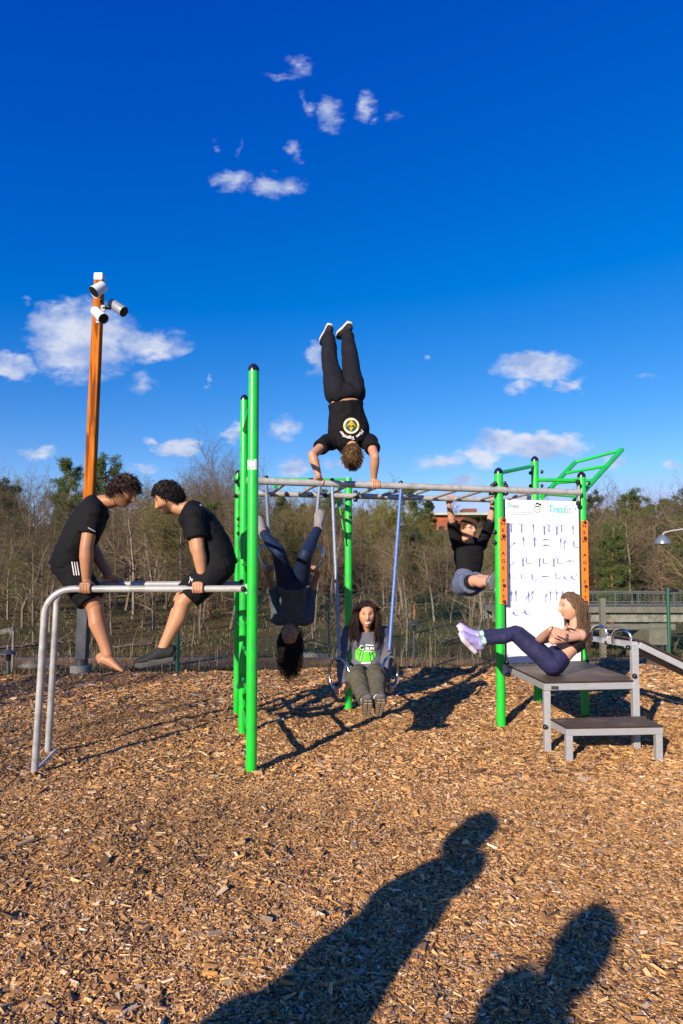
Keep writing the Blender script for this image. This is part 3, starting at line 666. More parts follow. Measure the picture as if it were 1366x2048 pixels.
# bracket at right end of front rail
q = MB(); q.box((PC.x - .062, 6.44, zR + .0), (.006, 0, 0), (0, .035, 0), (0, 0, .13)); q.build('bracket', M['grey'], fr, bevel=.002)
for sg in (.105, -.115): knob((PC.x - .075, 6.40, zR + sg), (-.5, -1, 0), .026, fr)
q = MB(); q.box((PB_.x - .10, 7.08, zR - .01), (.07, 0, 0), (0, .006, 0), (0, 0, .07)); q.build('bracket', M['alu'], fr)
# wall-bar ladder on the left
def lad(A, B, z, r=.017, nm='rung', m_='green'): tubeo(nm, Vector((A.x, A.y, z)), Vector((B.x, B.y, z)), r, M[m_])
zc_ = z2 - .13
lad(F1, P2, min(z1 - .25, zc_ + .0), .021, 'crossbar')
lad(F1, P2, 1.52, .017)
for z in (.22, .50, .78, 1.04): lad(F1, P2, z)
lad(F1, P2, 1.80, .016)
for z in (.3, .62, .94, 1.28, 1.6, 1.95, z3 - .1): lad(P2, Q3, z, .016)
# climbing panel with knobs between second and third post
for i, (px, py) in enumerate(((485, 944), (478, 961), (484, 968), (477, 990), (484, 1037), (484, 1066), (489, 1205), (487, 1225))):
    z = W(px, py, 6.5).z; knob((Q3.x - .0 + (px - 481) / F * 6.5, 6.56, z), (-.3, -1, 0), .022, q3o)
for (px, py) in ((497, 1205), (496, 1222), (495, 1250)):
    knob(W(px, py, 5.66), (.2, -1, 0), .02, p2o)
# stickers
q = MB(); q.tube([(F1.x, F1.y, W(513, 939, 4.56).z), (F1.x, F1.y, W(513, 918, 4.56).z)], .0412, 28, cap=False)
me = q.mesh('sticker'); bm = bmesh.new(); bm.from_mesh(me)
bmesh.ops.delete(bm, geom=[f for f in bm.faces if f.calc_center_median().y > F1.y - .012 or f.calc_center_median().x > F1.x + .03], context='FACES'); bm.to_mesh(me); bm.free()
link('sticker', me, mat('worn_sticker', (.70, .72, .70), .6, dark=(.03, .5, .08), dscale=40), f1o)
# bars behind / pull-up bars
zg = W(697, 959, 6.7).z
tubeo('pull_up_bar', (PM.x, PM.y, zg), (Q3.x + .25, 6.62, zg - .01), .02, M['green'])
tubeo('brace', (PM.x - .05, PM.y, zg - .05), (PM.x - .12, PM.y - .1, zR + .08), .022, M['green'])
q = MB(); q.bar((PM.x - .03, PM.y - .045, 1.75), (PM.x - .11, PM.y - .045, zR - .03), .012, .05, (0, 1, 0)); q.build('gusset', M['green'], fr)
tubeo('brace', W(555, 958, 6.62), W(551, 975, 6.5), .02, M['green'])
q = MB(); q.tube([(PM.x, PM.y, zg - .03), (PM.x, PM.y, zg + .025)], [.04, .036], 20); q.build('post_top', M['green'], fr, True)
for px, py in ((700, 1034), (701, 1047), (700, 1066)):
    knob(W(px + 1, py, PM.y - .04), (0, -1, 0), .010 if py != 1034 else .018, pmo)
tubeo('pull_up_bar', W(1003, 945, 6.25), W(1066, 932, 7.08), .021, M['green'])
tubeo('pull_up_bar', W(1078, 960, 7.06), W(1152, 961, 6.52), .021, M['green'])
# slanting overhead ladder at right
A0, A1 = W(1084, 994, 7.0), W(1150, 925, 7.9); B0, B1 = W(1150, 1002, 6.56), W(1243, 900, 7.5)
q = MB(); q.tube([A0, A1], .029, 16); q.tube([A1, B1 + (A1 - B1) * .06], .018, 14); q.build('slanted_rail', M['green'], fr, True)
q = MB(); q.tube([B0, B1], .029, 16); q.sphere(B1, .031); q.build('slanted_rail', M['green'], fr, True)
for t_ in (.08, .38, .66): tubeo('rung', A0.lerp(A1, t_), B0.lerp(B1, t_), .018, M['green'])
for (c, yv) in (((991, 967), 6.2), ((1008, 967), 6.2), ((990, 985), 6.2), ((1062, 946), 7.05), ((1082, 944), 7.05), ((1062, 972), 7.05), ((1082, 972), 7.05), ((1175, 997), 6.47), ((1156, 965), 6.47), ((1176, 967), 6.47), ((990, 1064), 6.22), ((990, 1085), 6.22)):
    p = W(c[0], c[1], yv); s_ = -1 if c[0] in (991, 990, 1062, 1156) else 1; knob(p, (s_, -.7, 0), .022, fr)
# ---------------- lettering helper
def text_mesh(s, size, align='CENTER'):
    cu = bpy.data.curves.new('t', 'FONT'); cu.body = s; cu.size = size; cu.align_x = align; cu.align_y = 'CENTER'; cu.extrude = 0.0006; cu.resolution_u = 3
    ob = bpy.data.objects.new('t', cu); COL.objects.link(ob); dg = bpy.context.evaluated_depsgraph_get()
    me = bpy.data.meshes.new_from_object(ob.evaluated_get(dg)); bpy.data.objects.remove(ob); bpy.data.curves.remove(cu); return me
def bold(me, w):
    """thicken strokes a little by adding shifted copies"""
    bm = bmesh.new()
    for dx, dy in ((-w, 0), (w, 0), (0, w), (0, -w)):
        m2 = me.copy(); m2.transform(Matrix.Translation((dx, dy, dx * .002 + dy*.003))); bm.from_mesh(m2); bpy.data.meshes.remove(m2)
    bm.to_mesh(me); bm.free(); return me
def put_text(name, s, size, o, r, u_, m_, parent, align='CENTER', bw=0, sx=1.0):
    me = text_mesh(s, size, align)
    if bw: bold(me, bw)
    me.transform(Matrix.Diagonal((sx, 1, 1, 1)))
    r = Vector(r).normalized(); u_ = Vector(u_).normalized(); n_ = r.cross(u_)
    mt = Matrix((r, u_, n_)).transposed().to_4x4(); mt.translation = Vector(o); me.transform(mt)
    return link(name, me, m_, parent)
# orange name plates
for (P, pt, pb, px) in ((PA, 1036, 1208, 1007), (PC, 1041, 1209, 1170)):
    Yp = P.y - .058; zt = W(px, pt, Yp).z; zb2 = W(px, pb, Yp).z; x = (px - CX) / F * Yp
    q = MB(); q.box((x, Yp, (zt + zb2)/2), (.034, 0, 0), (0, .004, 0), (0, 0, (zt - zb2)/2)); pl = q.build('name_plate', M['orange'], fr, bevel=.003)
    q = MB(); q.box((x, Yp + .012, (zt + zb2)/2), (.026, 0, 0), (0, .0075, 0), (0, 0, (zt - zb2)/2 - .02)); q.build('plate_backing', M['black'], pl)
    for ch, cy in zip('NEWAGEFIT', (495, 590, 715, 920, 1030, 1130, 1315, 1440, 1545)):
        t_ = (cy - 410) / (1640 - 410); put_text('letter', ch, .050, (x - .002, Yp - .0052, zt + (zb2 - zt) * t_), (1, 0, 0), (0, 0, 1), M['ink'], pl, bw=.0016, sx=1.05)
    for cy in (435, 665, 1375, 1605):
        t_ = (cy - 410) / (1640 - 410); knob((x + .002, Yp - .006, zt + (zb2 - zt) * t_), (0, -1, 0), .0175, pl)
# ---------------- exercise board
s0 = Vector((1.645, 6.285, 0)); s1 = Vector((2.462, 6.475, 0)); sr = (s1 - s0); sw = sr.length; sr.normalize(); sn = sr.cross(Vector((0, 0, 1)))
zt = CH + 157 * 6.29 / F; zb2 = CH - 170 * 6.29 / F; sh = zt - zb2
sg_ = empty('exercise_board', (s0.x, s0.y, zb2), 'tall white board printed with small blue exercise figures', 'sign')
def S(u_, v_, off=.0): return s0 + sr * (u_ * sw) + Vector((0, 0, zt - v_ * sh)) + sn * off
bm_ = (S(0, 0) + S(1, 1)) / 2
q = MB(); q.box(bm_ , sr * sw / 2, sn * .005, (0, 0, sh / 2)); bd = q.build('board', M['sign'], sg_, bevel=.002)
q = MB()
q.box(S(0, .5, -.0) - sr * .012, sr * .0115, sn * .012, (0, 0, sh / 2 + .002)); q.build('board_frame', M['darksteel'], sg_); q = MB(); q.box(S(1, .5, -.0) + sr * .010, sr * .0095, sn * .012, (0, 0, sh/2 + .002)); q.build('board_frame', M['darksteel'], sg_)
def su(cx): return (1000 + cx * .1391 - 1012.3) / 147.5
def sv(cy): return (980 + cy * .1391 - 999.5) / 325.5
class Flat:
    def __init__(s): s.v = []; s.f = []
    def line(s, pts, w):
        for a, b_ in zip(pts, pts[1:]):
            a = Vector(a); b_ = Vector(b_); d = (b_ - a); 
            if d.length < 1e-6: continue
            d.normalize(); n_ = Vector((-d.y, d.x)); w0, w1 = (w, w) if not isinstance(w, tuple) else w
            k = len(s.v); s.v += [a - n_*w0, a + n_*w0, b_ + n_*w1, b_ - n_*w1]; s.f.append((k, k+1, k+2, k+3))
    def disc(s, c, r, n=10):
        k = len(s.v); c = Vector(c); s.v += [c + Vector((r*math.cos(6.283*i/n), r*math.sin(6.283*i/n))) for i in range(n)]; s.f.append(tuple(range(k, k+n)))
    def build(s, name, fn, m_, parent):
        # every piece gets its own tiny offset so that no faces coincide
        me = bpy.data.meshes.new(name); off = [0]*len(s.v)
        for i, f in enumerate(s.f):
            for k in f: off[k] = (i % 17) * .00004
        me.from_pydata([tuple(fn(p.x, p.y, .0062 + o)) for p, o in zip(s.v, off)], [], s.f); return link(name, me, m_, parent)
asp = sw / sh
def fig(kind, cx, cy, hc):
    """one printed exercise figure: joints in a unit frame (x right, y up, height 1)"""
    K = {
     'bar':  dict(h=(0,.93), t=[(0,.84),(0,.5)], l=[[(-.03,.5),(-.05,.25),(-.04,0)],[(.03,.5),(.05,.25),(.04,0)]], a=[[(-.08,.82),(-.25,.85),(-.22,1.02)],[(.08,.82),(.25,.85),(.22,1.02)]]),
     'side': dict(h=(0,.93), t=[(0,.84),(0,.5)], l=[[(0,.5),(.03,.25),(0,0),(.08,0)]], a=[[(0,.80),(-.14,.72),(-.06,.95)]]),
     'up':   dict(h=(0,.72), t=[(0,.66),(0,.40)], l=[[(-.03,.4),(-.04,.2),(-.03,0)],[(.03,.4),(.04,.2),(.03,0)]], a=[[(-.06,.64),(-.12,.8),(-.2,1)],[(.06,.64),(.12,.8),(.2,1)]]),
     'stand':dict(h=(0,.94), t=[(0,.86),(0,.5)], l=[[(0,.5),(.02,.25),(0,0),(.07,0)]], a=[[(0,.83),(.04,.65),(.0,.5)]]),
     'front':dict(h=(0,.94), t=[(0,.86),(0,.5)], l=[[(-.03,.5),(-.05,.25),(-.04,0)],[(.03,.5),(.05,.25),(.04,0)]], a=[[(-.08,.84),(-.2,.68),(-.14,.5)],[(.08,.84),(.2,.68),(.14,.5)]]),
     'L':    dict(h=(0,.78), t=[(0,.70),(.02,.12)], l=[[(.02,.1),(.35,.06),(.7,.10)]], a=[[(0,.68),(-.02,.85),(-.02,1.05)]]),
     'ramp': dict(h=(1.0,.80), t=[(.85,.70),(.45,.45)], l=[[(.45,.45),(.2,.2),(0,0),(.1,0)]], a=[[(.85,.70),(1.0,.55),(1.15,.45)]]),
     'plank':dict(h=(-.48,.35), t=[(-.35,.4),(.1,.45)], l=[[(.1,.45),(.4,.4),(.55,.25)]], a=[[(-.35,.4),(-.5,.3),(-.6,.35)]]),
     'crou': dict(h=(-.05,.9), t=[(-.02,.8),(-.05,.3)], l=[[(-.05,.25),(.35,.2),(.75,.35)]], a=[[(-.02,.75),(-.2,.9),(-.02,.95)]]),
     'lay':  dict(h=(-.4,.5), t=[(-.3,.5),(.15,.5)], l=[[(.15,.5),(.6,.5)]], a=[[(-.3,.5),(-.5,.7),(-.65,.68)],[(-.3,.5),(-.5,.3),(-.65,.32)]]),
     'bend': dict(h=(.25,.9), t=[(.18,.82),(.0,.5)], l=[[(0,.5),(.1,.25),(0,0),(.1,0)]], a=[[(.18,.8),(.35,.6),(.4,.5)]]),
     'step': dict(h=(.05,.93), t=[(.03,.85),(0,.5)], l=[[(0,.5),(.04,.25),(.08,0),(.14,0)],[(0,.5),(-.22,.45),(-.2,.2)]], a=[[(.03,.8),(.12,.6),(.1,.5)]]),
     'kick': dict(h=(.0,.95), t=[(0,.85),(.06,.5)], l=[[(.06,.5),(.03,.25),(.02,0),(.1,0)]], a=[[(0,.8),(.2,.78),(.42,.76)]]),
     'sit':  dict(h=(-.3,.62), t=[(-.22,.55),(0,.12)], l=[[(0,.12),(-.25,.35),(-.5,.3)],[(0,.12),(.4,.08)]], a=[[(-.2,.5),(-.02,.75),(.0,1)]]),
    }[kind]
    U0, V0 = su(cx), sv(cy); h = hc * .1391 / 325.5
    def cv(p, mir=1): return (U0 + p[0] * h / asp * mir, V0 + h/2 - p[1] * h)
    for (pts, w) in [(K['t'], (.098, .074))] + [(l_, .048) for l_ in K['l']] + [(a_, .030) for a_ in K['a']]:
        for a, b_ in zip(pts, pts[1:]):
            A = Vector((a[0], a[1])); B = Vector((b_[0], b_[1])); d = (B - A).normalized(); n_ = Vector((-d.y, d.x)); w0, w1 = w if isinstance(w, tuple) else (w, w*.85)
            k = len(fl_.v); fl_.v += [Vector(cv(A - n_*w0)), Vector(cv(A + n_*w0)), Vector(cv(B + n_*w1)), Vector(cv(B - n_*w1))]; fl_.f.append((k, k+1, k+2, k+3))
    k = len(fl_.v); n_ = 10; fl_.v += [Vector(cv((K['h'][0] + .052*math.cos(6.283*i/n_), K['h'][1] + .065*math.sin(6.283*i/n_)))) for i in range(n_)]; fl_.f.append(tuple(range(k, k+n_)))
FG = [('bar',175,545,140),('bar',322,545,140),('side',490,550,145),('up',645,560,165),('bar',712,540,125),('up',825,562,165),('bar',895,540,125),('stand',1062,560,150),
 ('ramp',150,780,105),('side',348,742,150),('front',503,742,150),('plank',670,700,125),('plank',670,785,125),('stand',880,750,150),('bend',925,765,150),('L',1070,760,130),
 ('ramp',150,1060,80),('up',335,1030,155),('L',385,1010,115),('up',570,1030,155),('L',622,1010,115),('up',775,1030,155),('L',830,1010,115),('plank',1020,1010,110),('crou',1010,1060,60),
 ('crou',155,1255,95),('crou',312,1255,95),('L',460,1245,125),('lay',650,1245,115),('crou',805,1245,110),('sit',940,1250,105),('sit',1050,1245,115),
 ('stand',170,1520,160),('stand',230,1515,165),('step',405,1535,160),('bend',450,1505,145),('bend',645,1545,140),('kick',715,1515,145),('kick',805,1515,145),('bend',880,1500,110),('stand',1058,1500,110),
 ('sit',215,1755,125),('sit',375,1740,140)]
for cat_ in FG:
    fl_ = Flat(); fig(*cat_); fl_.build('printed_figure', S, M['blueink'], bd)
# lines of small print
fl_ = Flat(); rp = random.Random(3)
def pline(cx, cy, w, th=3.2):
    x = cx
    while x < cx + w:
        l_ = rp.uniform(10, 34); fl_.line([(su(x), sv(cy)), (su(min(x + l_, cx + w)), sv(cy))], th * .1391 / 325.5); x += l_ + 6
for (cx, cy, w) in ((165,320,320),(165,352,480)): pline(cx, cy, w, 5)
fl_.build('small_print', S, M['midink'], bd); fl_ = Flat()
for c_ in FG:
    if c_[0] in ('ramp','side','front','lay','L','crou','step','kick','plank','up','sit') : pline(c_[1] - 10, c_[2] + c_[3]/2 + 16, 75, 2.5)
for (cx, cy, w) in ((130,620-150,0),(500,430,260),(500,915,260),(520,1412,190)): pline(cx, cy, w, 3)
for i, w in enumerate((400,330,350,320,300,330,280,310)): pline(130 + (400-w)/2, 1905 - 0 + i*27, w, 3.0)
for i in range(5): pline(745, 1760 + i*42, 60, 2.5)
fl_.build('small_print', S, M['greyink'], bd)
fl_ = Flat()
wv = [(0, .050), (.12, .047), (.30, .046), (.5, .051), (.68, .066), (.80, .071), (.90, .068), (1.0, .058)]
fl_.line(wv, .0035); fl_.build('wave_stripe', S, M['paleteal'], bd)
Ox = lambda cx, cy, o=.0068: S(su(cx), sv(cy), o)
pxm = sw / (147.5 / .1391)   # metres per crop unit
put_text('title_lettering', 'Tress', 132*pxm, Ox(705, 265), sr, (0, 0, 1), M['teal'], bd, 'LEFT', bw=4.2*pxm, sx=.86)
put_text('title_lettering', 'fit', 132*pxm, Ox(940, 265), sr, (0, 0, 1), mat('silver_ink', (.42, .45, .50), .5), bd, 'LEFT', bw=2.5*pxm, sx=.95)
put_text('logo_lettering', 'TRESS', 42*pxm, Ox(172, 240), sr, (0, 0, 1), M['midink'], bd, 'LEFT', bw=1.5*pxm, sx=1.1)
fl_ = Flat()
for i in range(9): a0 = 1.2 + i*.42; a1 = a0 + .42; fl_.line([(su(150 + 22*math.cos(a0)), sv(218 - 26*math.sin(a0))), (su(150 + 22*math.cos(a1)), sv(218 - 26*math.sin(a1)))], .0045)
fl_.line([(su(150), sv(215)), (su(172), sv(215))], .006); fl_.build('logo_mark', S, M['teal'], bd)
fl_ = Flat()
for i in range(24): a0 = i*6.283/24; a1 = a0 + .262; fl_.line([(su(548 + 54*math.cos(a0)), sv(252 + 62*math.sin(a0))), (su(548 + 54*math.cos(a1)), sv(252 + 62*math.sin(a1)))], .0030)
fl_.build('badge_ring', S, M['midink'], bd); fl_ = Flat()
for i in range(8): a0 = 3.3 + i*.36; a1 = a0 + .36; fl_.line([(su(548 + 36*math.cos(a0)), sv(255 + 30*math.sin(a0))), (su(548 + 36*math.cos(a1)), sv(255 + 30*math.sin(a1)))], .0035)
for (a, b_) in (((528, 178), (545, 192)), ((555, 180), (575, 200)), ((575, 205), (600, 190)), ((590, 215), (605, 205)), ((530, 190), (555, 185))): fl_.line([(su(a[0]), sv(a[1])), (su(b_[0]), sv(b_[1]))], .005)
fl_.build('badge_drawing', S, M['ink'], bd); fl_ = Flat()
fl_.line([(su(560), sv(285)), (su(575), sv(268)), (su(580), sv(250))], .004); fl_.build('badge_accent', S, M['redink'], bd)
fl_ = Flat()
for (cx, cy) in ((140,1392),(1108,1400),(1106,1222),(140,1215),(1102,247)): fl_.disc((su(cx), sv(cy)), .006)
fl_.build('screw', S, M['ink'], bd)
# ================================================================== PARALLEL BARS
db = empty('parallel_bars', (-1.4, 4.8, 0), 'pair of grey parallel dip bars bolted to the green ladder', 'dip bars')
def dip(pxl, Y0, zt, x1, Y1, r=.0255, bend=.17, basepx=None):
    x0 = (pxl - CX) / F * Y0; bx_ = x0 + .04; pts = [(bx_ - .055, Y0, -.15), (bx_ - .018, Y0, zt - bend - .45), (bx_, Y0, zt - bend)]
    for i in range(1, 11): a = math.pi/2 * i / 10; pts.append((bx_ + bend*1.05*(1 - math.cos(a)), Y0, zt - bend + bend*math.sin(a)))
    L0 = pts[-1][0]
    for i in range(1, 9): t_ = i/8; pts.append((L0 + (x1 - L0)*t_, Y0 + (Y1 - Y0)*t_, zt))
    q = MB(); q.tube(pts, r, 18); return q.build('bar', M['grey'], db, True)
ZF, ZB_ = 1.318, 1.347
dip(80, 4.55, ZF, -.69, 4.60, bend=.20); dip(105, 5.0, ZB_, -.80, 5.06, bend=.17)
q = MB(); q.box((-.698, 4.60, ZF), (.006, 0, 0), (0, .02, 0), (0, 0, .036)); q.build('end_plate', M['alu'], db, bevel=.002)
knob((-.715, 4.575, ZF), (-.3, -1, 0), .02, db); knob((-.80, 5.02, ZB_ + .02), (0, -1, .2), .02, db)
q = MB(); q.bar((-2.20, 4.60, .02), (-2.13, 4.72, .12), .03, .008); q.build('ground_tab', M['alu'], db)
# ================================================================== STEP PLATFORM
st = empty('step_platform', (2.0, 5.5, 0), 'two level step platform with brown decks and grey frame', 'platform')
def hbar(nm, a, b_, w=.05, h=.055, m_='alu', up=(0, 0, 1), par=None):
    q = MB(); q.bar(a, b_, w, h, up); return q.build(nm, M[m_], par or st, bevel=.004)
def deck(zt_, FL, FR, BR, BL, nm='deck'):
    V = [(*p, zt_ - .016) for p in (FL, FR, BR, BL)] + [(*p, zt_) for p in (FL, FR, BR, BL)]
    q = MB(); q.add(V, [(3,2,1,0), (4,5,6,7), (0,1,5,4), (1,2,6,5), (2,3,7,6), (3,0,4,7)]); o = q.build(nm, [M['deck'], M['deckedge']], st, bevel=.002)
    for p in o.data.polygons: p.material_index = 0 if abs(p.normal.z) > .7 else 1
    return o
zU = .552; zL = .262
uFL, uFR, uBR, uBL = (1.655, 5.14), (2.47, 5.22), (2.46, 6.38), (1.62, 6.14)
deck(zU, uFL, uFR, uBR, uBL)
def v3(p, z): return Vector((p[0], p[1], z))
zz = zU - .045
hbar('frame_rail', v3(uFL, zz) + Vector((.0, .028, 0)), v3(uFR, zz) + Vector((0, .028, 0))); hbar('frame_rail', v3(uFL, zz) + Vector((.026, .056, 0)), v3(uBL, zz) + Vector((.026, -.03, 0)))
hbar('frame_rail', v3(uFR, zz) + Vector((-.026, .056, 0)), v3(uBR, zz) + Vector((-.026, -.03, 0))); hbar('frame_rail', v3(uBL, zz) + Vector((.0, -.026, 0)), v3(uBR, zz) + Vector((0, -.026, 0)))
def leg(x, y, zt_, w=.05): q = MB(); q.box((x, y, (zt_ - .25)/2), (w/2, 0, 0), (0, w/2, 0), (0, 0, (zt_ + .25)/2)); return q.build('leg', M['alu'], st, bevel=.004)
leg(uFL[0] + .026, uFL[1] + .03, zU - .075, .052)
leg(2.44, 5.24, .835, .054)
lFL, lFR, lBR, lBL = (1.715, 4.82), (2.48, 4.87), (2.47, 5.19), (1.69, 5.11)
deck(zL, lFL, lFR, lBR, lBL); zz = zL - .042
hbar('frame_rail', v3(lFL, zz) + Vector((0, .028, 0)), v3(lFR, zz) + Vector((0, .028, 0))); hbar('frame_rail', v3(lFL, zz) + Vector((.024, .056, 0)), v3(lBL, zz) + Vector((.024, 0, 0)))
hbar('frame_rail', v3(lFR, zz) + Vector((-.024, .056, 0)), v3(lBR, zz) + Vector((-.024, 0, 0)))
leg(lFL[0] + .027, lFL[1] + .03, zL - .07); leg(lFR[0] - .027, lFR[1] + .03, zL - .07)
knob((1.655, 5.135, .19), (-.3, -1, 0), .02, st); knob((1.60, 6.10, .58), (0, -1, 0), .026, st); knob((1.615, 6.10, .46), (0, -1, 0), .022, st); knob((2.42, 5.20, .59), (-.3, -1, 0), .02, st)
q = MB(); q.box((1.598, 6.13, .50), (.03, 0, 0), (0, .01, 0), (0, 0, .05)); q.build('bracket', M['alu'], st, bevel=.003)
q = MB(); q.box((1.738, 5.138, zU - .047), (.028, 0, 0), (0, .002, 0), (0, 0, .012)); q.build('maker_plate', M['steel'], st)
q = MB(); q.box((2.50, 6.42, .78), (.03, 0, 0), (0, .01, 0), (0, 0, .10)); q.build('bracket', M['alu'], st, bevel=.003)
for z in (.82, .55): knob((2.50, 6.41, z), (0, -1, 0), .024, st)
# sit-up bench
be = empty('sit_up_bench', (2.9, 5.7, 0), 'sloping brown sit up bench with two chrome foot hoops', 'bench')
hA = Vector((2.50, 6.24, .795)); hB = Vector((2.462, 5.27, .838))
hbar('head_beam', hA, hB, .05, .05, par=be)
bd1 = Vector((1, -.03, -.49)).normalized(); LB_ = 1.75
up_b = Vector((.49, 0, 1)).normalized()
c0 = hB + Vector((.03, .0, -.0)); c1 = c0 + bd1 * LB_; e0 = hA + Vector((.03, -.03, 0)); e0 = Vector((e0.x, 5.95, c0.z)); e1 = e0 + bd1 * LB_
q = MB(); q.bar(c0, c1, .045, .05, up_b); q.build('side_rail', M['alu'], be, bevel=.004)
q = MB(); q.bar(e0, e1, .045, .05, up_b); q.build('side_rail', M['alu'], be, bevel=.004)
q = MB(); mid = (c0 + e0)/2; q.box((mid + mid + bd1*LB_)/2 + up_b*.034, bd1*LB_/2, Vector((0, .36, 0)), up_b*.008); q.build('board', M['deckedge'], be, bevel=.002)
q = MB(); q.box((c1.x - .06, 5.30, .0), (.025, 0, 0), (0, .025, 0), (0, 0, .22)); q.build('leg', M['alu'], be)
q = MB(); q.box((c1.x - .06, 5.92, .0), (.025, 0, 0), (0, .025, 0), (0, 0, .22)); q.build('leg', M['alu'], be)
dh = (hB - hA).normalized()
for (pl, pr, pt, Yc) in ((1182, 1210, 1252, 6.02), (1225, 1257, 1260, 5.50)):
    xl = W(pl, 1290, Yc); xr = W(pr, 1290, Yc - .2); zb3 = .80 + (6.24 - Yc)*.04
    cc = Vector(((pl + pr)/2 - CX, 0, 0)) / F * Yc; hw = (pr - pl)/2/F*Yc; A = Vector((hw*.75, -hw*.9, 0)); ctr = Vector((cc.x, Yc, zb3 + .045)); hh = W(0, pt, Yc).z - ctr.z
    pts = [ctr - A - Vector((0, 0, .06))] + [ctr - A*math.cos(math.pi*i/14) + Vector((0, 0, hh*math.sin(math.pi*i/14))) for i in range(15)] + [ctr + A - Vector((0, 0, .10))]
    q = MB(); q.tube(pts, .0145, 12); q.build('foot_hoop', M['steel'], be, True)
for px, py, Yv in ((1187, 1287, 6.15), (1213, 1285, 5.85), (1256, 1295, 5.24)): knob(W(px, py, Yv), (-.2, -1, 0), .021, be)
# ================================================================== RINGS
def ring_set(ptop, pbot, centre, A, B, Rr, thick, label, sm, Yt, kink=None, sleeve=None):
    o = empty('gym_ring', centre, label, 'gym ring', 'gym rings on straps')
    pts = [ptop] + (kink or []) + [pbot]
    q = MB(); q.tube(pts, [.016] * len(pts), 10); st_ = q.build('strap', sm, o, True)
    if sleeve:
        a, b_ = sleeve; q = MB(); q.tube([Vector(ptop).lerp(Vector(pbot), a), Vector(ptop).lerp(Vector(pbot), b_)], .0135, 12); q.build('sleeve', M['strapblue'], st_, True)
    q = MB(); q.tube([Vector(pbot), Vector(pbot) + (Vector(centre) - Vector(pbot)).normalized() * .0 + Vector((0, 0, -.05))], .008, 8)
    q.torus(Vector(pbot) + Vector((0, 0, -.015)), (.016, 0, 0), (0, 0, .022), .004, 14, 6); q.build('shackle', M['steel'], st_, True)
    q = MB(); q.torus(centre, Vector(A)*Rr, Vector(B)*Rr, thick, 48, 12); q.build('ring', M['steel'], o, True)
    return o
up_ = Vector((0, 0, 1))
def dn(px): p = onF(px); return p - Vector((0, 0, .03))
# seated woman: rings about Y 5.62
rc1 = W(678.5, 1350, 5.62); rc2 = W(779, 1347, 5.66); RB = .148
ra1 = Vector((.62, -.78, 0)); ra2 = Vector((.55, .83, 0))
t1 = rc1 + up_*(RB + .065); t2 = rc2 + up_*(RB + .065)
ring_set(dn(663), t1, rc1, ra1, up_, RB, .0135, 'steel ring on grey strap under the seated woman\'s hand at left', M['strap'], 0)
ring_set(dn(802), t2, rc2, ra2, up_, RB, .0135, 'steel ring on blue strap beside the seated woman at right', M['strapblue'], 0)
RS = .112
rc3 = W(538, 1112, 5.80); rc4 = W(629, 1112, 5.84); ra3 = Vector((.80, .60, 0)); ra4 = Vector((.72, -.69, 0))
t3 = rc3 + up_*(RS + .05); t4 = rc4 + up_*(RS + .05)
sp_t3 = dn(531); sp_t4 = dn(638)
ring_set(sp_t3, t3, rc3, ra3, up_, RS, .0125, 'steel ring held by the upside down woman, nearest the green post', M['strap'], 0)
ring_set(sp_t4, t4, rc4, ra4, up_, RS, .0125, 'steel ring held by the upside down woman, nearest the grey strap', M['strap'], 0)
# ================================================================== WOODEN POLE WITH FLOODLIGHTS
Yp = 9.6
pb = W(163, 1340, Yp); pt_ = W(199.5, 549, Yp)
lp = empty('light_pole', (pb.x, Yp, gz(pb.x, 9.3)), 'tall orange varnished wooden pole with three floodlights', 'light pole')
def PL(py): 
    t_ = (1340 - py) / (1340 - 549); px = 163 + (199.5 - 163) * t_; return W(px, py, Yp)
def pole_seg(nm, ya, yb, wa, wb, m_, par=lp):
    a, b_ = PL(ya), PL(yb); q = MB(); V = []
    for c, w in ((a, wa), (b_, wb)): V += [c + Vector((i*w/2, j*w*.5, 0)) for (i, j) in ((-1, -1), (1, -1), (1, 1), (-1, 1))]
    q.add(V, [(3,2,1,0), (4,5,6,7), (0,1,5,4), (1,2,6,5), (2,3,7,6), (3,0,4,7)]); return q.build(nm, m_, par, bevel=.006)
pole_seg('wooden_shaft', 1200, 563, .150, .128, M['wood']); pole_seg('top_cap', 562.6, 549, .132, .132, M['lampwhite'])
pole_seg('steel_foot', 1318, 1190, .155, .158, M['darksteel'])
q = MB(); c = PL(1328); q.tube([c - up_*.05, c + up_*.07], .09, 20); q.build('foot_flange', M['darksteel'], lp, True)
c = W(162, 1330, Yp); q = MB(); q.tube([(c.x, Yp, -.2), (c.x, Yp, c.z - .012), (c.x, Yp, c.z)], [.156, .156, .148], 28); q.build('concrete_base', M['concrete'], lp, True)
def flood(pa, pbx, r, Ya, Yb2, m_, br_px, label):
    a = W(*pa, Ya); b_ = W(*pbx, Yb2); d = (b_ - a).normalized(); q = MB()
    q.tube([a - d*.035, a - d*.02, a, b_], [r*.5, r*.85, r*.96, r*1.04], 28, cap=True); o = q.build('floodlight', m_, lp, True); o['label'] = label
    q = MB(); q.tube([b_ + d*.004, b_ + d*.002 + d*.004], r*.93, 28); q.build('lens', M['lampdark'], o, True)
    q = MB(); q.tube([b_ - d*.012, b_ + d*.012], r*1.07, 28, cap=False); q.build('lamp_rim', m_, o, True)
    w_ = W(*br_px, Yp - .07); mid = (a*2 + b_)/3; q = MB(); q.tube([w_, (w_ + mid)/2, mid], .022, 10); q.sphere((w_ + mid)/2, .035); q.box(w_, (.03, 0, 0), (0, .012, 0), (0, 0, .05)); q.build('lamp_bracket', M['black'], o, True)
flood((206, 573), (188.5, 584), .085, 9.44, 9.34, M['lampwhite'], (199, 588), 'white floodlight at the pole top pointing down left')
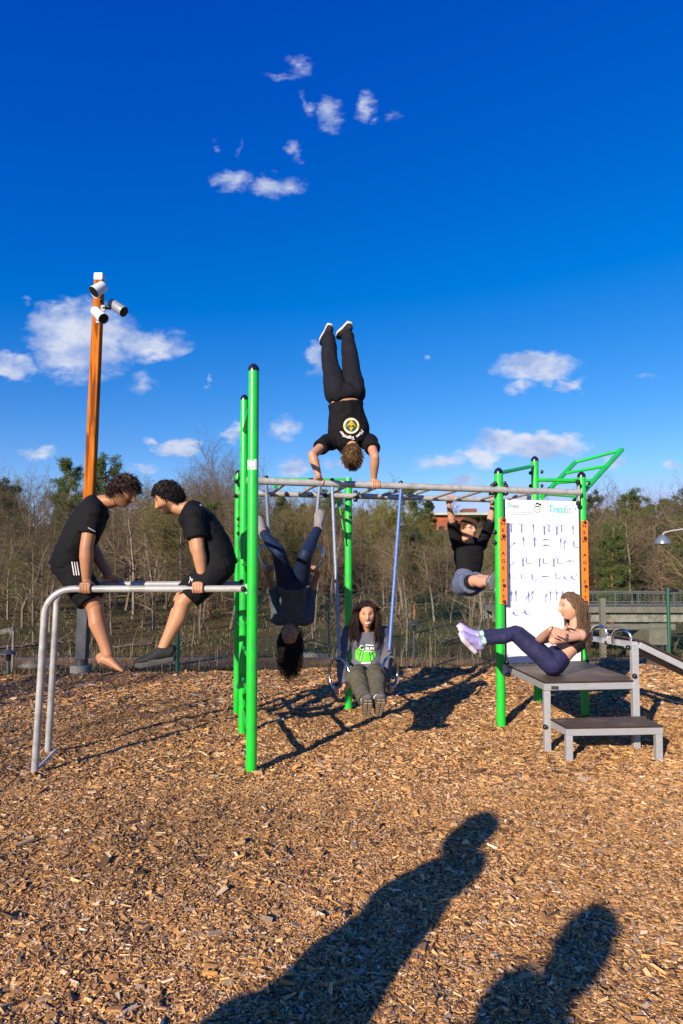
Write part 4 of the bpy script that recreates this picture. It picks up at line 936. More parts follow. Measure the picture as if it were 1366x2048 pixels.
flood((190.5, 622), (206.5, 637), .078, 9.40, 9.30, M['lampwhite'], (196, 640), 'white floodlight below, pointing down right')
flood((224, 607), (247, 623), .078, 9.6, 9.54, mat('lamp_shaded', (.30, .32, .35), .4, metal=.3), (206, 617), 'floodlight with painted-in shade on the right side of the pole')  # darker copy of the lamp paint, its shade put into the colour
# ================================================================== PEOPLE: builders
from mathutils.bvhtree import BVHTree
def remesh(mb, name, vox, smooth=4, fac=.5):
    me = mb.mesh(name); ob = bpy.data.objects.new(name, me); COL.objects.link(ob)
    r = ob.modifiers.new('r', 'REMESH'); r.mode = 'VOXEL'; r.voxel_size = vox
    if smooth: s_ = ob.modifiers.new('s', 'SMOOTH'); s_.factor = fac; s_.iterations = smooth
    dg = bpy.context.evaluated_depsgraph_get(); m2 = bpy.data.meshes.new_from_object(ob.evaluated_get(dg)); bpy.data.objects.remove(ob); bpy.data.meshes.remove(me); m2.name = name
    return m2
def getV(me): a = np.zeros(len(me.vertices)*3, dtype=np.float32); me.vertices.foreach_get('co', a); return a.reshape(-1, 3)
def setV(me, V): me.vertices.foreach_set('co', np.asarray(V, dtype=np.float32).ravel()); me.update()
def wrinkle(me, amp, sc, seed=0, st=(1, 1, 1)):
    V = getV(me); Nn = np.zeros(len(V)*3, dtype=np.float32); me.vertices.foreach_get('normal', Nn); Nn = Nn.reshape(-1, 3)
    d = np.array([1 - abs(mnoise.noise(Vector((v_[0]*sc*st[0] + seed, v_[1]*sc*st[1], v_[2]*sc*st[2])))) * 2.2 for v_ in V])
    d2 = np.array([mnoise.noise(Vector((v_[0]*sc*.45, v_[1]*sc*.45 + seed, v_[2]*sc*.45))) for v_ in V])
    setV(me, V + Nn * (np.clip(d, -.6, 1) * amp * .55 + d2 * amp)[:, None])
def cat(P, n=4):
    """Catmull-Rom through rows of P (numpy)"""
    P = np.asarray(P, dtype=float); Q = np.vstack([2*P[0] - P[1], P, 2*P[-1] - P[-2]]); out = []
    for i in range(1, len(Q)-2):
        for k in range(n):
            t_ = k/n; a, b_, c, d = Q[i-1], Q[i], Q[i+1], Q[i+2]
            out.append(.5*((2*b_) + (c - a)*t_ + (2*a - 5*b_ + 4*c - d)*t_*t_ + (3*b_ - a - 3*c + d)*t_**3))
    out.append(Q[-2]); return np.array(out)
def loft(mb, rows, side, n=28):
    """rows: (x,y,z, ra, rb); side: list of vectors per row"""
    R_ = cat([list(r) + list(s_) for r, s_ in zip(rows, side)]); mb.tube([r[:3] for r in R_], [(max(r[3], .004), max(r[4], .004)) for r in R_], n, [Vector(r[5:8]) for r in R_])
HA, HB, HC = .077, .097, .117
def headfn(d):
    """unit directions (n,3) in head frame: x side, y face, z up -> points"""
    x, y, z = d[:, 0], d[:, 1], d[:, 2]; g = lambda a, c, s_: np.exp(-((a - c)/s_)**2)
    X = HA*x; Y = HB*y; Z = HC*z; t_ = np.clip(-z, 0, 1); fr_ = np.clip(y*3, 0, 1)
    X = X*(1 - .24*t_**1.4); Y = np.where(y < 0, Y*(1 - .38*t_**1.2), Y*(1 - .04*t_))
    Y = np.where(y < 0, Y*1.04, Y); X = X*(1 + .05*np.clip(-y, 0, 1)*np.clip(z + .3, 0, 1))
    Y = Y - .007*fr_*g(z, .55, .5)*0 + .017*fr_*g(x, 0, .36)*g(z, -.84, .17) 
    Y = Y + fr_*g(x, 0, .145)*(.023*g(z, -.25, .12) + .014*g(z, -.10, .16) + .006*g(z, .1, .15))
    Y = Y + fr_*g(np.abs(x), .16, .09)*.006*g(z, -.27, .09)
    Y = Y - fr_*.014*g(np.abs(x), .40, .20)*g(z, .06, .12) + fr_*.007*g(z, .27, .10)*g(x, 0, .6)
    Y = Y + fr_*g(x, 0, .27)*(.006*g(z, -.50, .055) + .007*g(z, -.62, .055) - .003*g(z, -.56, .02)) - fr_*.003*g(z, -.74, .06)*g(x, 0, .3)
    X = X + np.sign(x)*fr_*.004*g(np.abs(x), .55, .2)*g(z, -.22, .22)
    return np.stack([X, Y, Z], 1)
def sph(nu, nv):
    D = [(0, 0, -1)]; 
    for j in range(1, nv):
        ph = -math.pi/2 + math.pi*j/nv
        for i in range(nu): t_ = 2*math.pi*i/nu; D.append((math.cos(t_)*math.cos(ph), math.sin(t_)*math.cos(ph), math.sin(ph)))
    D.append((0, 0, 1)); fs = [(0, 1 + (i+1) % nu, 1+i) for i in range(nu)]
    for j in range(nv-2):
        for i in range(nu): a = 1 + j*nu + i; b_ = 1 + j*nu + (i+1) % nu; fs.append((a, b_, b_+nu, a+nu))
    e = len(D)-1; o_ = 1 + (nv-2)*nu; fs += [(o_+i, o_+(i+1) % nu, e) for i in range(nu)]
    return np.array(D), fs
HD, HFc = sph(72, 56)
def frame(f, u_):
    f = Vector(f).normalized(); u_ = Vector(u_); u_ = (u_ - f*u_.dot(f)).normalized(); s_ = f.cross(u_).normalized(); return np.array([s_, f, u_])  # rows: side, face, up
def vunit(v_): return Vector(v_).normalized()
def grip_pts(h):
    b_ = Vector(h['bar']); ax = vunit(h['axis']); pd = Vector(h['palm']); pd = (pd - ax*pd.dot(ax)).normalized(); fd = ax.cross(pd)
    if fd.dot(Vector(h['f'])) < 0: fd = -fd
    r = h.get('r', .026); c = b_ + pd*(r + .013); wr = c - fd*.052 + pd*.016 + ax*h.get('ws', 0)
    return b_, ax, pd, fd, r, c, wr
def hand_grip(mb, h, k):
    b_, ax, pd, fd, r, c, wr = grip_pts(h)
    mb.tube([wr - (c - wr)*.15, wr, c - fd*.02, c + fd*.022, c + fd*.034], [(.026*k, .020*k), (.029*k, .021*k), (.040*k, .019*k), (.042*k, .015*k), (.036*k, .008*k)], 14, ax)
    for i, o in enumerate((-.034, -.0115, .0115, .034)):
        ln = (.92, 1.04, 1.0, .84)[i] if h.get('thumb', 1) < 0 else (.84, 1.0, 1.04, .92)[i]
        R_ = r + .010; st_ = c + fd*.024 + ax*o*k; pts = [st_]
        for a in (42, 72, 104, 136, 166 * ln): t_ = R(a); pts.append(b_ + ax*(o*k*.93) + (pd*math.cos(t_) + fd*math.sin(t_))*(R_ if a < 160 else r + .008))
        mb.tube(pts, [.0092*k, .0092*k, .0092*k, .0084*k, .0080*k, .0066*k], 10)
    ts = h.get('thumb', 1); R_ = r + .010; pts = [c - fd*.022 + ax*ts*.034*k]
    for a, o in ((-48, .046), (-80, .044), (-118, .034)): t_ = R(a); pts.append(b_ + ax*(ts*o*k) + (pd*math.cos(t_) + fd*math.sin(t_))*R_)
    mb.tube(pts, [.0125*k, .0118*k, .0105*k, .0085*k], 10)
def hand_flat(mb, h, k, wr):
    d = vunit(h['dir']); n_ = Vector(h['n']); n_ = (n_ - d*n_.dot(d)).normalized(); s_ = d.cross(n_).normalized() * h.get('thumb', 1)
    mb.tube([wr - d*.01, wr + d*.02, wr + d*.055, wr + d*.082], [(.025*k, .018*k), (.032*k, .016*k), (.040*k, .0145*k), (.037*k, .011*k)], 14, s_)
    cu = h.get('curl', .25)
    for i, o in enumerate((.029, .010, -.010, -.028)):
        ln = (.070, .080, .075, .060)[i]*k; p = wr + d*.076 + s_*o*k; dd = (d + s_*o*1.6).normalized(); pts = [p]; a = cu*.5
        for q_ in (.45, .30, .25): dd2 = (dd*math.cos(a) - n_*math.sin(a)).normalized(); p = p + dd2*ln*q_; pts.append(p); a += cu
        mb.tube(pts, [.0090*k, .0085*k, .0078*k, .0062*k], 10)
    p = wr + d*.02 + s_*.028*k; mb.tube([p, p + (d*.7 + s_*.7)*.035, p + (d*.9 + s_*.35).normalized()*.068], [.0125*k, .011*k, .008*k], 10)
def foot_frame(an, toe, kn):
    f = (Vector(toe) - Vector(an)).normalized(); u_ = (Vector(kn) - Vector(an)).normalized(); u_ = (u_ - f*u_.dot(f)).normalized(); return f, u_, f.cross(u_).normalized()
HAIR = {}
def hairmat(c):
    if c not in HAIR: HAIR[c] = mat('hair', c, .6, var=.35, vscale=60, spec=.2)
    return HAIR[c]
clothN = [0]
def cloth(col, rough=.85, **k):
    clothN[0] += 1; return mat('fabric', col, rough, var=.14, vscale=12, bump=.9, bscale=24, spec=.22, **k)
def person(label, J, sp):
    """J: joints; sp: look and clothes. Index 0 and 1 are the two sides."""
    k = sp.get('k', 1.0); fem = sp.get('fem', False); mb = MB(); ar = .86 if fem else sp.get('ak', 1.12); V_ = Vector
    sh, el, hp, kn, an = J['sh'], J['el'], J['hp'], J['kn'], J['an']
    hands = J['hand']; wr = []
    for i in (0, 1): wr.append(grip_pts(hands[i])[6] if hands[i]['t'] == 'grip' else V_(J['wr'][i]))
    hs_ = (hp[1] - hp[0]).normalized(); ss = (sh[1] - sh[0]).normalized(); pel, chest, neck = J['pel'], J['chest'], J['neck']
    waist = J.get('waist') or pel.lerp(chest, .45); ax0 = (waist - pel).normalized(); shm = (sh[0] + sh[1])/2
    tr = [(.105,.085),(.160,.112),(.140,.098),(.165,.118),(.150,.098),(.066,.062)] if not fem else [(.105,.085),(.162,.108),(.118,.086),(.140,.104),(.125,.085),(.054,.054)]
    cs = [pel - ax0*.085, pel, waist, chest, shm.lerp(neck, .45), neck]; sides = [hs_, hs_, (hs_ + ss)/2, ss, ss, ss]
    kk = sp.get('tk', 1.0)
    if sp.get('lats'): tr[3] = (tr[3][0] + sp['lats'], tr[3][1]); tr[2] = (tr[2][0] + sp['lats']*.2, tr[2][1])
    def torso(m_, add, i0=0, i1=6, ext=None, addl=None):
        rows = []; sd_ = []
        for i in range(i0, i1):
            a = (addl[i] if addl else add); rows.append((*cs[i], tr[i][0]*kk + a, tr[i][1]*kk + a)); sd_.append(sides[i])
        if ext: rows = [(*ext[0], *ext[1])] + rows; sd_ = [sides[0]] + sd_
        loft(m_, rows, sd_)
    torso(mb, 0)
    fwd = Vector(J.get('front') or (0, 0, 0))
    if fem:
        for s_ in (-1, 1): mb.ellip(chest + fwd*.065 + ss*s_*.06, ss*.055, fwd*.05, fwd.cross(ss)*.055)
    AR = dict(s=.058*ar, u0=.050*ar, u1=.042*ar, f0=.043*ar, f1=.027*ar)
    def arm(m_, i, add=0, t0=0.0, t1=2.0, flare=0.0):
        a, b_, c = sh[i], el[i], wr[i]
        if t0 == 0: m_.capsule(a.lerp(shm, .22), a, AR['s'] + add, AR['s'] + add, 26)
        e = min(1, t1); P = [a, a.lerp(b_, .45*e), a.lerp(b_, e)]; rr = [AR['u0'] + add, AR['u0'] + .001 + add + flare*.5, AR['u0'] + (AR['u1'] - AR['u0'])*e + add + flare]
        m_.tube(P, rr, 26) if t1 <= 1 else m_.capsule(a, b_, rr[0], AR['u1'] + add, 26)
        if t1 > 1:
            e = min(1, t1 - 1); q = b_.lerp(c, .28*e); m_.capsule(b_, q, AR['u1'] + add, AR['f0'] + .002 + add, 26); m_.tube([b_, q, b_.lerp(c, e)], [AR['u1'] + add, AR['f0'] + .002 + add, AR['f0'] + (AR['f1'] - AR['f0'])*e + add + flare], 26)
    LR = dict(t0=.083, t1=.056, k=.054, c=.056, a=.036)
    if fem: LR = dict(t0=.080, t1=.054, k=.052, c=.052, a=.034)
    lk = sp.get('lk', 1.0 if fem else 1.1); LR = {a: b_*lk for a, b_ in LR.items()}
    def kneedir(i):
        a = (hp[i] - kn[i]).normalized() + (an[i] - kn[i]).normalized(); return (-a).normalized() if a.length > .12 else (Vector(J['kf']).normalized() if 'kf' in J else Vector((0, -1, 0)))
    def leg(m_, i, add=0, t1=2.0, flare=0.0, add2=None):
        a, b_, c = hp[i], kn[i], an[i]; kd = kneedir(i); A2 = add if add2 is None else add2; e = min(1, t1)
        m_.capsule(a.lerp(pel, .25), a, LR['t0'] + add, LR['t0'] + add, 30)
        P = [a, a.lerp(b_, .35*e), a.lerp(b_, .7*e), a.lerp(b_, e)]; f = lambda t_: LR['t0'] + (LR['t1'] - LR['t0'])*t_ + add + (A2 - add)*t_ + flare*t_/max(e, .01)
        m_.tube(P, [f(0), f(.35*e) + .002, f(.7*e), f(e)], 30)
        if t1 > 1:
            e = t1 - 1; bk = -kd; m_.capsule(a.lerp(b_, .97), b_.lerp(c, .05), LR['k'] + A2, LR['k'] + A2, 26)
            pts = [b_, b_.lerp(c, .15) + bk*.008, b_.lerp(c, .32) + bk*.016, b_.lerp(c, .6) + bk*.006, b_.lerp(c, .85), c]; rad_ = [LR['k'], LR['k']*.98, LR['c'], LR['c']*.80, LR['a']*1.05, LR['a']]
            if e < 1: pts = pts[:-1] + [b_.lerp(c, e)]; rad_ = rad_[:-1] + [LR['a']]
            m_.tube(pts, [r + A2 + flare*(j/5) for j, r in enumerate(rad_)], 26)
    for i in (0, 1):
        arm(mb, i); mb.capsule(wr[i].lerp(el[i], .15), wr[i], .027*ar, .024*ar, 12, flat=.85)
        leg(mb, i); mb.sphere(an[i], .037)
        (hand_grip(mb, hands[i], .94 if fem else 1.0) if hands[i]['t'] == 'grip' else hand_flat(mb, hands[i], .92 if fem else 1.0, wr[i]))
    # buttocks
    for i in (0, 1): mb.ellip(hp[i].lerp(pel, .3) - fwd*.035, hs_*.075, fwd*.07, hs_.cross(fwd)*.085)
    # feet
    feet = []
    for i in (0, 1):
        f, u_, s_ = foot_frame(an[i], J['toe'][i], kn[i]) if 'fup' not in J else (vunit(J['toe'][i] - an[i]), None, None)
        if u_ is None: u_ = vunit(J['fup'][i]); u_ = (u_ - f*u_.dot(f)).normalized(); s_ = f.cross(u_).normalized()
        feet.append((f, u_, s_)); A = an[i]; q = .93 if fem else 1.06
        qk = .80 if sp.get('shoe') else 1.0; u_ = u_*qk; mb.tube([A - f*.055*q - u_*.045, A - f*.035*q - u_*.035, A + f*.02 - u_*.028, A + f*.07*q - u_*.045, A + f*.12*q - u_*.058, A + f*.145*q - u_*.062], [(a_*qk, b_*qk) for a_, b_ in ((.022, .022), (.032, .034), (.034, .040), (.037, .028), (.042, .018), (.036, .013))], 16, s_)
        mb.ellip(A - f*.04*q - u_*.045, f*.028*qk, s_*.027*qk, u_*.03); u_ = u_/qk
        for j, (o, ln, r) in enumerate(() if sp.get('shoe') else ((.030*sp.get('big', [1, 1])[i], .055, .0125), (.012*sp.get('big', [1, 1])[i], .052, .0092), (-.004*sp.get('big', [1, 1])[i], .046, .0085), (-.018*sp.get('big', [1, 1])[i], .038, .008), (-.031*sp.get('big', [1, 1])[i], .028, .0078))):
            p = A + f*(.135 - .006*j)*q + s_*o - u_*.062; mb.tube([p, p + f*ln*.5 + u_*.004, p + f*ln - u_*.006], [r, r*.95, r*.75], 8)
    # neck, head
    HFr = frame(J['hf'], J['hu']); H = np.array(J['head']); f_, u2 = Vector(HFr[1]), Vector(HFr[2]); s2 = Vector(HFr[0]); hd = V_(J['head']); hk = sp.get('hk', 1.0)
    nr = .060 if not fem else .047
    mb.tube([neck.lerp(shm, .3), neck, hd - u2*.082 - f_*.034, hd - u2*.02 - f_*.028], [nr*1.22, nr*1.0, nr*.92, nr*.92], 30)
    HV = headfn(HD)*hk; mb.add([tuple(v_) for v_ in (H + HV @ HFr)], HFc)
    for s_ in (-1, 1): mb.ellip(hd + s2*s_*.079*hk - f_*.012 + u2*.0, (s2*.5*s_ - f_*.25)*.016, f_*.018 + s2*s_*.006, u2*.031, 14, 10)
    me = remesh(mb, 'person', sp.get('vox', .0044), 3, .45)
    V = getV(me); loc = (V - H) @ HFr.T / hk; x, y, z = loc[:, 0], loc[:, 1], loc[:, 2]; g = lambda a, c, s_: np.exp(-((a - c)/s_)**2)
    base = np.array(sp['skin']); C = np.tile(base, (len(V), 1)); nz_ = np.array([mnoise.noise(V_(p)*9) for p in V]); C *= (1 + .10*nz_)[:, None]
    hdm = (np.abs(x) < .12) & (y > -.02) & (y < .16) & (z > -.14) & (z < .14); hf_ = hdm*np.clip((y - .03)/.03, 0, 1)
    def blend(m_, c): 
        m_ = np.clip(m_, 0, 1)[:, None]; C[:] = C*(1 - m_) + np.array(c)*m_
    blend(hf_*g(np.abs(x), .040, .022)*g(z, -.028, .024)*.35, (base[0]*1.0, base[1]*.72, base[2]*.66))
    if sp.get('beard'): blend(hdm*np.clip((-.028 - z)/.02, 0, 1)*np.clip((y + .01)/.03, 0, 1)*(1 - g(x, 0, .022)*g(z, -.067, .013))*sp['beard'] + hf_*g(z, -.045, .007)*g(x, 0, .028)*sp['beard']*.8, sp['hair'])
    lw = .034 if sp.get('smile') else .023
    blend(hf_*(np.abs(x) < lw)*g(z, -.066 + (x/lw)**2*(.007 if sp.get('smile') else 0), .0085)*.9, (base[0]*.78, base[1]*.42, base[2]*.42))
    blend(hf_*g(np.abs(x), .034, .016)*g(z, .035 - (np.abs(x) - .030)**2*8, .0042)*.95*np.clip((.055 - np.abs(x))/.01, 0, 1), sp['hair'])
    blend(hf_*g(np.abs(x), .032, .015)*g(z, .0155, .0048)*.85, (base[0]*.45, base[1]*.33, base[2]*.3))
    blend(hf_*g(np.abs(x), .009, .005)*g(z, -.042, .004)*.6, base*.25)
    hv = np.clip((V - np.array(wr[0])) , -9, 9)
    vcol(me, np.clip(C, 0, 1)); body = link('person', me, SKIN, None, True); tag(body, label, 'person')
    org = Vector(J['pel']); me.transform(Matrix.Translation(-org)); body.location = org
    def HL(a, b_, c): return hd + (s2*a + f_*b_ + u2*c)*hk
    # eyes
    for s_ in (-1, 1):
        q = MB(); q.ellip(HL(.031*s_, .0700, .0085), s2*.0130, f_*.0105, u2*(.0062 if sp.get('smile') else .0075), 14, 10); e = q.build('eye', EYEW, body, True)
        q = MB(); q.ellip(HL(.031*s_ + sp.get('look', 0)*.003, 0.0768, .0085), s2*.0062, f_*.0052, u2*.0058, 10, 8); q.build('iris', EYED, e, True)
    if sp.get('smile'):
        q = MB(); pts = [HL(a*.028, .0985 - abs(a)**2*.0100, -.0670 + a*a*.009) for a in (-1, -.6, -.2, .2, .6, 1)]; q.tube(pts, [(.0016, .0014), (.0032, .0022), (.0038, .0022), (.0038, .0022), (.0032, .0022), (.0016, .0014)], 8, u2); q.build('teeth', TEETH, body, True)
    # ---------------- hair
    hc = sp['hair']; hm = hairmat(tuple(hc)); hs2 = sp['hs']; rg = np.random.default_rng(hs2.get('seed', 1))
    def region(D):
        x, y, z = D[:, 0], D[:, 1], D[:, 2]
        front = hs2.get('front', .50); lim = np.where(y > 0, -.12 + (front + .12)*np.clip((y - .12)/.45, 0, 1), -.12 - hs2.get('nape', .42)*np.clip(-y*1.4, 0, 1))
        return z - lim + .05*np.sin(x*17 + 1)
    rgn = region(HD); on = 1/(1 + np.exp(-np.clip(rgn/.05, -30, 30))); nzv = np.array([mnoise.noise(V_(d)*hs2.get('lump', 4.5) + V_((hs2.get('seed', 1), 0, 0))) for d in HD])
    th_ = hs2.get('thick', .014)*(1 + 1.0*nzv)*(1 + hs2.get('top', .6)*np.clip(HD[:, 2], 0, 1)); Dn = HV/np.linalg.norm(HV, axis=1)[:, None]
    HP = HV*(1 - .07*(1 - on))[:, None] + Dn*(th_*on)[:, None]; q = MB(); q.add([tuple(v_) for v_ in (H + HP @ HFr)], HFc)
    hair = q.build('hair', hm, body, True)
    n = hs2.get('n', 420); D = rg.normal(0, 1, (n*5, 3)); D /= np.linalg.norm(D, axis=1)[:, None]; D = D[region(D) > .02][:n]; n = len(D)
    P = headfn(D)*hk*1.0 + D*(hs2.get('thick', .014)*.75); up_l = np.array([0, 0, 1.]); gl = HFr @ np.array([0, 0, -1.]); segs = hs2.get('segs', 5); ln = hs2.get('len', .05)*rg.uniform(.7, 1.2, n); stp = ln/segs
    d = D*hs2.get('lift', .5) + np.array(hs2.get('flow', (0, .5, -.2)))[None]*1.0 + rg.normal(0, hs2.get('mess', .35), (n, 3))
    if 'part' in hs2: d = D*.25 + np.stack([np.sign(D[:, 0] + .001)*hs2.get('pw', .6), np.full(n, hs2['part']), np.full(n, .0)], 1)*np.clip(D[:, 2:3]*1.3, .1, 1) + rg.normal(0, .12, (n, 3)) + gl[None]*.5
    d /= np.linalg.norm(d, axis=1)[:, None]; ph = rg.uniform(0, 6.28, n); L3 = [P.copy()]; curl = hs2.get('curl', .3); gw = hs2.get('grav', .12)
    cols = [(np.array(c), r) for c, r in hs2.get('coll', [])]
    for s_ in range(segs):
        t_ = s_/segs; w_ = np.stack([np.sin(ph + s_*1.15), np.cos(ph*1.3 + s_*1.05), np.sin(ph*.7 + s_*.95)], 1)
        d = d*(1 - gw) + gl[None]*gw + w_*curl*.25; d /= np.linalg.norm(d, axis=1)[:, None]; P = P + d*stp[:, None]
        e = P/np.array([HA + .010, HB + .008, HC + .008])/hk; l_ = np.linalg.norm(e, axis=1); m_ = (l_ < 1); P[m_] = P[m_]/l_[m_][:, None]*1.01
        if hs2.get('face', True): m_ = (P[:, 1] > .045) & (np.abs(P[:, 0]) < .077) & (P[:, 2] < hs2.get('fz', .055)) & (P[:, 2] > -.16); P[m_, 0] = np.where(P[m_, 0] + D[m_, 0]*.05 > 0, .078, -.078)
        if 'tuck' in hs2: m_ = (P[:, 1] > hs2['tuck']) & (P[:, 2] < hs2.get('tz', .07)) & (P[:, 2] > -.30); P[m_, 1] = P[m_, 1]*.4 + hs2['tuck']*.6
        for c, r in cols:
            cl = HFr @ (c - H); dv = P - cl; l_ = np.linalg.norm(dv, axis=1); m_ = l_ < r; P[m_] = cl + dv[m_]/l_[m_][:, None]*r
        L3.append(P.copy())
    q = []; r0 = hs2.get('r', .0032)
    Wp = [H + a @ HFr for a in L3]
    for s_ in range(segs):
        ra = r0*(1 - .75*(s_/segs)**2); rb = r0*(1 - .75*((s_+1)/segs)**2)
        q.append(np.hstack([Wp[s_], Wp[s_+1], np.full((n, 1), ra), np.full((n, 1), rb)]))
    sm_ = prisms('hair_strands', np.vstack(q), 4); sm_.shade_smooth(); link('hair_strands', sm_, hm, hair)
    out = dict(body=body, hair=hair, wr=wr, feet=feet, HL=HL)
    # ---------------- clothes
    up = sp.get('top')
    if up:
        m_ = MB(); a = up.get('add', .013); hem = up.get('hem', .03); ad = [a + up.get('loose', .012), a + up.get('loose', .012), a + up.get('loose', .012)*.8, a, a*.8, up.get('neckadd', .006)]
        if up.get('crop'): 
            rows = [(*waist.lerp(chest, up['crop']), tr[2][0]*kk + a + .008, tr[2][1]*kk + a + .010), (*chest, tr[3][0]*kk + a, tr[3][1]*kk + a + .012), (*chest.lerp(shm, .6), tr[4][0]*kk*.93, tr[4][1]*kk + a + .006), (*chest.lerp(shm, .95), tr[4][0]*kk*.70, tr[4][1]*kk*.85)]; loft(m_, rows, [sides[3]]*4)
            for s_ in (-1, 1): p0 = chest + ss*s_*.085 + fwd*.10; p2 = chest - fwd*.07 + ss*s_*.05; p1 = shm.lerp(neck, .25) + ss*s_*.075; m_.tube([p0, p0.lerp(p1, .6) + fwd*.012, p1 + (neck - chest).normalized()*.022, p1.lerp(p2, .5) - fwd*.03, p2], [(.024, .012)]*5, 10, ss)
        elif up.get('bare_waist'):
            rows = [(*pel.lerp(waist, up['bare_waist']), tr[1][0]*kk*.93 + ad[1], tr[1][1]*kk*.93 + ad[1])] + [(*cs[i], tr[i][0]*kk + ad[i], tr[i][1]*kk + ad[i]) for i in (2, 3, 4, 5)]; loft(m_, rows, [sides[1]] + [sides[i] for i in (2, 3, 4, 5)])
        else: torso(m_, a, 1, 6, ((pel - ax0*hem), (tr[1][0]*kk + a + up.get('loose', .012), tr[1][1]*kk + a + up.get('loose', .012))), ad)
        if not up.get('crop'):
            for i in (0, 1): arm(m_, i, up.get('sadd', .012), 0, up.get('sleeve', .55), up.get('flare', .006))
            if fem:
                for s_ in (-1, 1): m_.ellip(chest + fwd*(.068 + a*.5) + ss*s_*.055, ss*.062, fwd*.052, fwd.cross(ss)*.06)
        tm_ = remesh(m_, up.get('name', 't_shirt'), .0062, up.get('sm', 5), .5); wrinkle(tm_, up.get('wr', .005), up.get('ws', 26), 3.1, up.get('wst', (1, 1, 1)))
        out['top'] = link(up.get('name', 't_shirt'), tm_, up['mat'], body, True)
    lo = sp.get('bottom')
    def lower(lo, nm):
        m_ = MB(); a = lo.get('add', .010); rows = [(*(pel - ax0*.085), tr[0][0]*kk + a, tr[0][1]*kk + a), (*pel, tr[1][0]*kk + a, tr[1][1]*kk + a), (*pel.lerp(waist, lo.get('rise', .6)), (tr[1][0]*.45 + tr[2][0]*.55)*kk + a*.8, (tr[1][1]*.45 + tr[2][1]*.55)*kk + a*.8)]; loft(m_, rows, [hs_, hs_, hs_])
        for i in (0, 1):
            leg(m_, i, a, lo['leg'], lo.get('flare', 0), lo.get('add2')); m_.ellip(hp[i].lerp(pel, .3) - fwd*.035, hs_*(.075 + a), fwd*(.07 + a), hs_.cross(fwd)*(.085 + a))
        pm = remesh(m_, nm, .0062, lo.get('sm', 5), .5); wrinkle(pm, lo.get('wr', .003), lo.get('ws', 14), 7.7, lo.get('wst', (1, 1, 1))); return link(nm, pm, lo['mat'], body, True)
    if lo: out['bottom'] = lower(lo, lo.get('name', 'trousers'))
    if sp.get('under'): out['under'] = lower(sp['under'], 'tights')
    sc_ = sp.get('shoe')
    for i in (0, 1):
        if not sc_: break
        f, u_, s_ = feet[i]; A = an[i]; q = (.94 if fem else 1.0)*sc_.get('k', 1.0); m_ = MB()
        m_.tube([A - f*.076*q - u_*.040, A - f*.066*q - u_*.030, A - f*.035*q - u_*.018, A + f*.03*q - u_*.022, A + f*.09*q - u_*.040, A + f*.15*q - u_*.047, A + f*.19*q - u_*.051, A + f*.206*q - u_*.055], [(.024, .032), (.037, .046), (.041, .053), (.043, .046), (.047, .037), (.047, .029), (.038, .022), (.020, .012)], 18, s_)
        m_.tube([A - f*.012 - u_*.04, A - f*.008 + u_*.018, A - f*.008 + u_*.026], [(.040, .048), (.041, .050), (.037, .045)], 16, s_)
        shm_ = remesh(m_, 'shoe', .0055, 3, .5); so_ = link('shoe', shm_, sc_['mat'], body, True); out.setdefault('shoes', []).append(so_)
        m_ = MB(); ol = [(-.078, .0, .020), (-.068, .0, .034), (-.02, .0, .036), (.04, .0, .036), (.10, .0, .046), (.15, .0, .049), (.185, .0, .040), (.203, .0, .022)]
        b0 = -u_*(.100*1.0); th2 = sc_.get('sole', .032)
        top_ = [A + f*a*q - u_*(.060 - max(0, a - .15)*.15 ) for a, _, w2 in ol]; bot_ = [A + f*a*q - u_*(.068 + th2 - max(0, a - .15)*.30 - max(0, -a - .06)*.5) for a, _, w2 in ol]; ws = [w2 for _, _, w2 in ol]; vs = []
        for T_, B_, w2 in zip(top_, bot_, ws): vs += [T_ - s_*w2, T_ + s_*w2, B_ + s_*w2*.93, B_ - s_*w2*.93]
        fs = [(0, 1, 2, 3)] + [(j*4 + a, (j+1)*4 + a, (j+1)*4 + (a+1) % 4, j*4 + (a+1) % 4) for j in range(len(ol)-1) for a in range(4)] + [(len(ol)*4 - 1, len(ol)*4 - 2, len(ol)*4 - 3, len(ol)*4 - 4)]
        m_.add(vs, fs); me_ = remesh(m_, 'sole', .006, 3, .5); sl = link('sole', me_, sc_['solemat'], so_, True)
        if sc_.get('outmat'):
            m_ = MB()
            for j in range(9):
                t_ = -.06 + j*.030; w2 = np.interp(t_, [-.06, .02, .12, .2], [.026, .028, .040, .026]); c = A + f*t_*q - u_*(.068 + th2 - max(0, t_ - .15)*.30)
                for s3 in (-1, 1): m_.box(c + s_*s3*w2*.52, s_*w2*.42, f*.0105, u_*.005)
            m_.build('outsole_tread', sc_['outmat'], so_)
        m_ = MB()
        for j in range(4):
            t_ = .035 + j*.022; hgt = np.interp(t_, [.03, .09, .15], [.024, -.006, -.026]); m_.tube([A + f*t_*q + u_*(hgt - .012) - s_*.024, A + f*(t_ + .006)*q + u_*(hgt + .006), A + f*t_*q + u_*(hgt - .012) + s_*.024], .0028, 6)
        if sc_.get('bow'):
            c = A + f*.03 + u_*.03
            for s3 in (-1, 1): m_.torus(c + s_*s3*.024 + u_*.012 + f*.01, s_*.022, (u_ + f).normalized()*.016, .0022, 14, 6)
        m_.build('laces', sc_.get('lacemat', sc_['solemat']), so_, True)
        if sc_.get('sock'):
            m_ = MB(); m_.tube([A - u_*.01, A + (kn[i] - A).normalized()*.035, A + (kn[i] - A).normalized()*.062], [.043, .042, .0415], 26); m_.build('sock', sc_['sock'], body, True)
    return out
SKIN = mat('skin', (1, 1, 1), .48, attr='Col', spec=.35, sss=.12, bump=.08, bscale=150)
EYEW = mat('eye_white', (.42, .38, .34), .2); EYED = mat('dark_iris', (.02, .012, .008), .1); TEETH = mat('teeth', (.80, .77, .70), .25)
